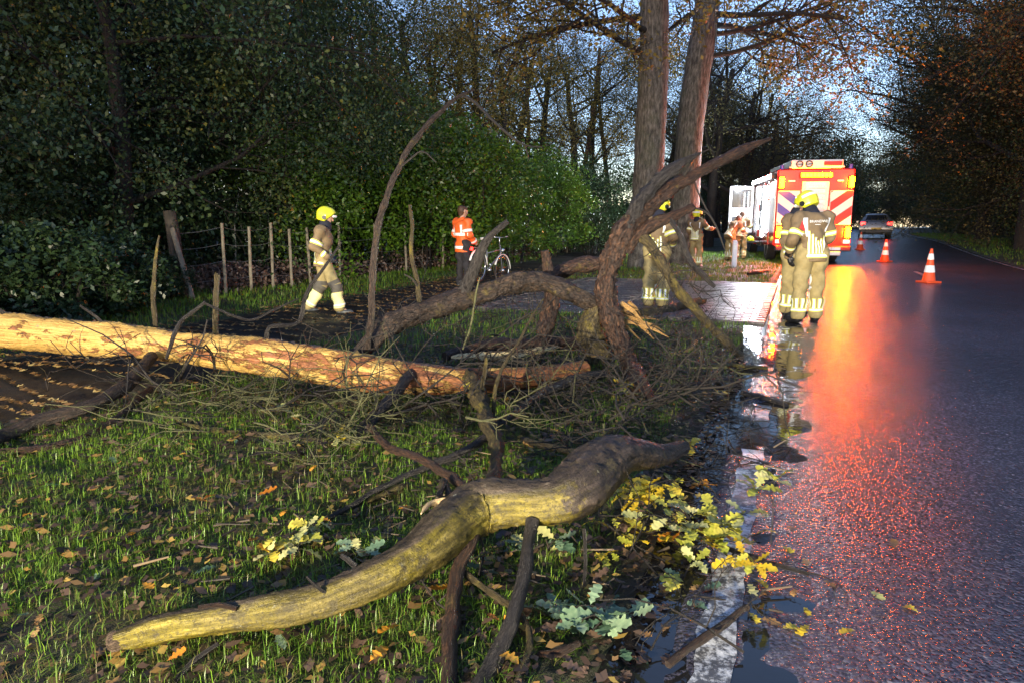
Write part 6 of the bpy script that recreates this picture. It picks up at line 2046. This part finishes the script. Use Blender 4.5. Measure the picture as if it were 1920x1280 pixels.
# a helmet left on the folded-down step
def loc_eng(x, y, z):
    return Matrix.Translation(ER.location) @ Matrix.Rotation(ENG_H, 4, 'Z') @ Vector((x, y, z))
hp = loc_eng(-.42, 2.62, .68)
hr = thing('helmet', hp, 'yellow helmet resting on the engine\'s folded-down step', 'helmet')
hf = Field(.03)
hf.cap((0, -.03, .06), (0, .03, .065), .13, .125)
hf.cut.append(((0, 0, -1), 0.0))
field_obj('shell', hf, .012, M_helm, hr)
for q in (-1, 1):
    MB().cyl((q * .10, 0, .04), (q * .145, 0, .04), .045, .035, 12).build('ear_cup', M_black, hr, smooth_=True, sharp=40)
MB().cyl((-.09, .10, .03), (.09, .10, .03), .02, n=8).build('visor', M_refl, hr, smooth_=True)

# ------------------------------------------------------------------ car driving away
CAR_Y = 41.5
ch = R(-25.5)
cp = PY(1612, 418, CAR_Y)
CR = empty('car', (0, 0, 0), ch)
tag(CR, 'grey hatchback driving away past the cones with its red tail lamps lit', 'car')
a_, l_ = to_ab(cp.x + .9, CAR_Y)
CR.location = (cp.x, CAR_Y, float(rz_at(float(a_), float(l_))))
M_cargrey = plain('silver_paint', (0.17, 0.17, 0.18), 0.3, 0.06, 3, metal=.3, coat=.6)
CW = 1.78
def car_ring(y, zb, zt, top_w, shoulder, sw):
    hw = CW / 2
    return [(hw - sw * .9, y, zb), (hw - sw, y, zb), (0 + sw, y, zb), (sw * .2, y, zb + .12), (0, y, (zb + shoulder) / 2), (.02, y, shoulder), (hw - top_w / 2, y, zt - .03), (hw - top_w / 2 + .12, y, zt),
            (hw + top_w / 2 - .12, y, zt), (hw + top_w / 2, y, zt - .03), (CW - .02, y, shoulder), (CW, y, (zb + shoulder) / 2), (CW - sw * .2, y, zb + .12), (CW - sw, y, zb)]
rings = [car_ring(.0, .42, .80, 1.5, .74, .14), car_ring(.06, .30, .98, 1.42, .92, .10), car_ring(.30, .25, 1.12, 1.34, .98, .06), car_ring(.55, .25, 1.40, 1.12, 1.0, .05), car_ring(.75, .25, 1.47, 1.10, 1.0, .05),
         car_ring(1.9, .25, 1.49, 1.14, .98, .05), car_ring(2.6, .25, 1.38, 1.14, .95, .05), car_ring(3.2, .25, .98, 1.36, .90, .05), car_ring(3.9, .26, .86, 1.40, .80, .08), car_ring(4.15, .36, .70, 1.3, .64, .16)]
mb = MB()
mb.loft(rings)
cb = mb.build('body', M_cargrey, CR, smooth_=True, sharp=32)
m_ = MB()
m_.add([(.30, .245, 1.06), (CW - .30, .245, 1.06), (CW - .40, .515, 1.39), (.40, .515, 1.39)], [(0, 1, 2, 3)])
m_.build('rear_window', M_glass, CR)
for x in (.0, CW):
    sg = -1 if x == 0 else 1
    m_ = MB()
    m_.add([(x + sg * .004, .75, 1.03), (x + sg * .004, 2.9, 1.0), (x - sg * .27, 2.5, 1.37), (x - sg * .28, .85, 1.42)], [(0, 1, 2, 3)])
    m_.build('side_window', M_glass, CR)
for x in (.05, CW - .31):
    m_ = MB().bevbox((x, .0, .82), (x + .26, .12, .98), .02)
    m_.build('tail_lamp', M_cartail, CR)
MB().bevbox((.06, -.05, .34), (CW - .06, .12, .56), .03).build('bumper', M_dark, CR)
M_plate = plain('yellow_plate', (.75, .42, .02), .4, .05)
MB().bevbox((CW / 2 - .26, -.075, .55), (CW / 2 + .26, -.05, .66), .006).build('number_plate', M_plate, CR)
for x, y in ((.14, .78), (CW - .14, .78), (.14, 3.4), (CW - .14, 3.4)):
    M_ = Matrix.Translation((x, y, .31)) @ Matrix.Rotation(R(90), 4, 'Y')
    wo_ = MB().lathe([(.18, -.09), (.29, -.10), (.31, -.07), (.31, .07), (.29, .10), (.18, .09)], 22, M_).build('wheel', M_tyre, CR, smooth_=True, sharp=40)
    MB().lathe([(.02, -.07), (.18, -.095), (.18, .095), (.02, .07)], 16, M_).build('rim', M_alu, wo_, smooth_=True, sharp=40)
for x in (-.16, CW + .02):
    MB().bevbox((x, 2.55, .95), (x + .14, 2.65, 1.08), .02).build('mirror', M_cargrey, CR)
MB().cyl((CW - .45, -.04, .28), (CW - .45, .2, .28), .035, n=10).build('exhaust', M_alu, CR, smooth_=True)
for x in (.12, CW - .40):
    MB().bevbox((x, 4.02, .62), (x + .28, 4.16, .74), .02).build('headlamp', emitter('headlamp_glow', (1, .95, .85), 60), CR)

# ------------------------------------------------------------------ traffic cones
M_corange = plain('cone_orange', (.80, .085, .015), .5, .08, 8)
CONES = [(1740, 536, 'traffic cone closest to the firefighters of the row of three'), (1658, 495, 'middle traffic cone of the row leading to the car'), (1612, 471, 'traffic cone closest to the driving car')]
def cone_proto():
    r = empty('traffic_cone')
    m_ = MB().bevbox((-.19, -.19, 0), (.19, .19, .04), .012)
    m_.build('base', M_corange, r)
    Hc, r0, r1 = .78, .145, .026
    rad = lambda z: r0 + (r1 - r0) * z / Hc
    m_ = MB()
    m_.lathe([(rad(0) + .015, .03), (rad(.04), .06), (rad(Hc * .5), Hc * .5), (r1, Hc), (r1 * .6, Hc + .004)], 24)
    m_.build('body', M_corange, r, smooth_=True, sharp=40)
    for z0, z1 in ((.24, .40), (.53, .67)):
        MB().lathe([(rad(z0) + .001, z0), (rad(z0) + .006, z0 + .004), (rad(z1) + .006, z1 - .004), (rad(z1) + .001, z1)], 24).build('reflective_sleeve', M_refl, r, smooth_=True, sharp=40)
    return r
cn = cone_proto()
for k, (px, py, lab) in enumerate(CONES):
    o = cn if k == 0 else copy_tree(cn)
    o.location = foot(px, py)
    o.rotation_euler = (0, 0, R((10, 32, -14)[k]))
    tag(o, lab, 'traffic cone', 'row of traffic cones')

# ------------------------------------------------------------------ white marker post
p = GP(1376, 503)
pr = thing('marker_post', (p.x, p.y, p.z), 'white plastic marker post standing in the bright grass by the engine', 'post')
MB().bevbox((-.075, -.05, -.1), (.075, .05, .74), .02).build('shaft', M_cabw, pr)
MB().loft([[(-.075, -.05, .741), (.075, -.05, .741), (.075, .05, .741), (-.075, .05, .741)], [(-.055, -.035, .80), (.055, -.035, .80), (.055, .035, .84), (-.055, .035, .84)]]).build('cap', M_cabw, pr)
MB().bevbox((-.04, -.056, .56), (.04, -.049, .68), .003).build('reflector', M_refl, pr)

# ------------------------------------------------------------------ bicycle
p = GP(918, 540)
BK = thing('bicycle', (p.x, p.y, p.z + .055), 'grey bicycle with a white seat parked on the cycle path', 'bicycle')
BK.rotation_euler = (0, R(8), R(62))
M_frame = plain('bicycle_grey', (.16, .17, .20), .35, .1, 6, metal=.4)
M_chrome = plain('chrome', (.75, .76, .78), .2, .05, 10, metal=.9)
for y in (-.54, .54):
    m_ = MB().torus((y, 0, .345), (0, 1, 0), .325, .02, 36, 8)
    w_ = m_.build('wheel', M_tyre, BK, smooth_=True)
    MB().torus((y, 0, .345), (0, 1, 0), .300, .010, 36, 6).build('rim', M_chrome, w_, smooth_=True)
    m_ = MB()
    for k in range(14):
        t_ = k * TAU / 14
        m_.cyl((y, 0, .345), (y + .30 * math.cos(t_), 0, .345 + .30 * math.sin(t_)), .002, n=4)
    tag(m_.build('spokes', M_chrome, w_), kind='stuff')
    MB().cyl((y, -.05, .345), (y, .05, .345), .025, n=10).build('hub', M_chrome, w_, smooth_=True)
    m_ = MB()
    pts = [(y + .36 * math.cos(t_), 0, .345 + .36 * math.sin(t_)) for t_ in np.linspace(R(10), R(165), 12)]
    rings = [[(a * 1, -.025, c), (a, .025, c), (y + (a - y) * 1.02, .022, .345 + (c - .345) * 1.03), (y + (a - y) * 1.02, -.022, .345 + (c - .345) * 1.03)] for a, b, c in pts]
    m_.loft(rings)
    m_.build('mudguard', M_white, BK, smooth_=True)
fr = MB()
for a, b, r_ in (((-.12, 0, .30), (-.24, 0, .80), .016), ((-.12, 0, .30), (.40, 0, .72), .018), ((-.20, 0, .66), (.38, 0, .80), .015), ((-.12, 0, .30), (-.54, 0, .345), .011), ((-.54, 0, .345), (-.22, 0, .72), .010), ((.36, 0, .90), (.54, 0, .345), .015)):
    fr.cyl(a, b, r_, n=8)
fr.build('frame', M_frame, BK, smooth_=True)
MB().pipe([Vector((.34, 0, .86)), Vector((.32, 0, 1.04)), Vector((.33, 0, 1.06))], .013).build('stem', M_chrome, BK, smooth_=True)
MB().pipe([Vector((.12, -.27, 1.06)), Vector((.28, -.24, 1.08)), Vector((.35, -.08, 1.07)), Vector((.35, .08, 1.07)), Vector((.28, .24, 1.08)), Vector((.12, .27, 1.06))], .012).build('handlebar', M_chrome, BK, smooth_=True)
MB().pipe([Vector((-.24, 0, .80)), Vector((-.27, 0, .92))], .013).build('seat_post', M_chrome, BK, smooth_=True)
MB().loft([[(-.40, -.09, .93), (-.40, .09, .93), (-.40, .08, .98), (-.40, -.08, .98)], [(-.26, -.07, .92), (-.26, .07, .92), (-.26, .06, .985), (-.26, -.06, .985)], [(-.12, -.025, .935), (-.12, .025, .935), (-.12, .02, .97), (-.12, -.02, .97)]]).build('saddle', M_white, BK, smooth_=True)
MB().bevbox((-.80, -.07, .715), (-.36, .07, .73), .005).cyl((-.74, -.06, .72), (-.55, -.05, .35), .006, n=5).cyl((-.74, .06, .72), (-.55, .05, .35), .006, n=5).build('luggage_rack', M_frame, BK)
MB().cyl((-.12, -.09, .30), (-.12, .09, .30), .02, n=8).cyl((-.12, .09, .30), (-.02, .10, .16), .009, n=6).cyl((-.12, -.09, .30), (-.22, -.10, .44), .009, n=6).build('crank', M_chrome, BK, smooth_=True)
MB().bevbox((-.88, -.03, .66), (-.84, .03, .72), .008).build('rear_lamp', M_cartail, BK)
MB().cyl((.46, 0, .80), (.53, 0, .80), .035, .045, 10).build('front_lamp', M_chrome, BK, smooth_=True)

# ------------------------------------------------------------------ fence of stakes and wires
M_stake = plain('weathered_stake', (.21, .18, .13), .85, .35, 9, bump=.5)
M_wire = plain('fence_wire', (.28, .28, .27), .5, .2, 10, metal=.6)
FPOST = [(414, 555), (463, 551), (505, 545), (541, 540), (577, 533), (633, 524), (700, 518), (760, 511), (829, 503), (884, 497), (955, 488), (1015, 472), (1064, 461), (1101, 454), (1150, 449)]
FD = [13.4, 13.9, 14.5, 15.1, 15.9, 17.0, 18.2, 19.4, 20.8, 22.2, 24.2, 27.2, 30.6, 33.8, 38.5]
fb = PY(414, 555, FD[0])
FN = thing('wire_fence', (fb.x, fb.y, gz1(fb.x, fb.y)), 'wire fence of grey wooden stakes along the edge of the wood', 'fence')
tops = []
for k, ((px, py), Yf) in enumerate(zip(FPOST, FD)):
    X_ = XP(px, Yf)
    zb = gz1(X_, Yf)
    t_ = random.Random(k)
    hh = 1.30 + t_.uniform(-.05, .08)
    b_ = Vector((X_, Yf, zb - .15)) - FN.location
    e_ = Vector((X_ + t_.uniform(-.04, .04), Yf + t_.uniform(-.03, .03), zb + hh)) - FN.location
    m_ = MB()
    tube(m_, [b_, b_.lerp(e_, .5), e_], [.034, .032, .030], n=8, rough=.08, step=.3, seed=k)
    m_.build('post', M_stake, FN, smooth_=True, sharp=50)
    tops.append((b_, e_))
# strained corner post with its leaning strut
X_ = XP(332, 12.6)
zb = gz1(X_, 12.6)
cb0 = Vector((X_, 12.6, zb - .15)) - FN.location
ce0 = Vector((X_ - .12, 12.6, zb + 1.58)) - FN.location
m_ = MB()
tube(m_, [cb0, ce0], [.115, .105], n=12, rough=.06, step=.25, seed=90)
cp_ = m_.build('corner_post', plain('dark_post', (.05, .042, .032), .85, .4, 8, bump=.5), FN, smooth_=True, sharp=50)
m_ = MB()
tube(m_, [cb0 + Vector((.32, -.25, 0)), cb0.lerp(ce0, .82) + Vector((.05, -.1, 0))], [.05, .045], n=8, rough=.06, step=.25, seed=91)
m_.build('strut', M_stake, FN, smooth_=True, sharp=50)
for fz in (.30, .52, .74, .95):
    pts = [cb0.lerp(ce0, fz * .8)] + [b_.lerp(e_, fz) for b_, e_ in tops]
    full = []
    for i in range(len(pts) - 1):
        for s_ in range(4):
            q = pts[i].lerp(pts[i + 1], s_ / 4)
            q.z -= .03 * math.sin(math.pi * s_ / 4)
            full.append(q)
    full.append(pts[-1])
    m_ = MB()
    tube(m_, full, [.0035] * len(full), n=4, rough=0, step=None)
    m_.build('wire', M_wire, FN)

# brown brushwood and dead bracken heaped along the fence
rs = np.random.RandomState(66)
FC = np.array([[XP(px, Yf), Yf] for (px, py), Yf in zip(FPOST, FD)])
def along_fence(n, off0, off1):
    t = rs.rand(n) * (len(FC) - 1.001)
    i = t.astype(int)
    p = FC[i] + (FC[i + 1] - FC[i]) * (t - i)[:, None]
    d = FC[i + 1] - FC[i]
    d /= np.linalg.norm(d, axis=1)[:, None]
    nrm = np.stack([-d[:, 1], d[:, 0]], 1)
    return p + nrm * (off0 + (off1 - off0) * rs.rand(n))[:, None]
XY = along_fence(15000, .15, 2.2)
Z = gz(XY[:, 0], XY[:, 1]) + .02 + .62 * rs.rand(len(XY)) ** 1.4 * (.6 + .4 * wob(XY[:, 0], XY[:, 1], 1.1))
V, F = leaf_cloud(np.stack([XY[:, 0], XY[:, 1], Z], 1), .10, rs, up=.3, droop=.5, asp=.55)
tag(arr_mesh('dead_brushwood', V, F, leafmat('dead_bracken', [(0, (.035, .022, .018)), (.5, (.11, .07, .052)), (.85, (.24, .165, .13)), (1, (.42, .33, .28))], .6, .15), attr=rs.rand(len(F))), 'heap of dead brown leaves and brushwood along the wire fence', 'brushwood', kind='stuff')
# thin pale stems of saplings behind the fence
for k in range(20):
    q = along_fence(1, .7, 2.6)[0]
    if q[1] < 15.5:
        continue
    z = gz1(*q)
    m_ = MB()
    e = Vector((rs.uniform(-.5, .5), rs.uniform(-.3, .3), rs.uniform(1.3, 2.4)))
    r = thing('sapling', (q[0], q[1], z), 'thin pale sapling stem rising behind the wire fence', 'sapling', 'saplings behind the fence')
    tube(m_, [Vector((0, 0, -.1)), e * .35 + Vector((rs.uniform(-.12, .12), 0, 0)), e * .7 + Vector((rs.uniform(-.1, .1), 0, 0)), e], [.022, .018, .013, .006], n=6, rough=.06, step=.2, seed=k)
    m_.build('stem', plain('pale_bark', (.20, .19, .17), .8, .4, 12) if k == 0 else MATS['pale_bark'] if 'pale_bark' in MATS else M_stake, r, smooth_=True)
    m_ = MB()
    for s_ in range(3):
        f_ = .4 + .18 * s_
        tube(m_, [e * f_, e * f_ + Vector((rs.uniform(-.35, .35), rs.uniform(-.2, .2), rs.uniform(.2, .5)))], [.009, .003], n=4, rough=0, step=None)
    m_.build('branch', M_bgbark, r, smooth_=True)
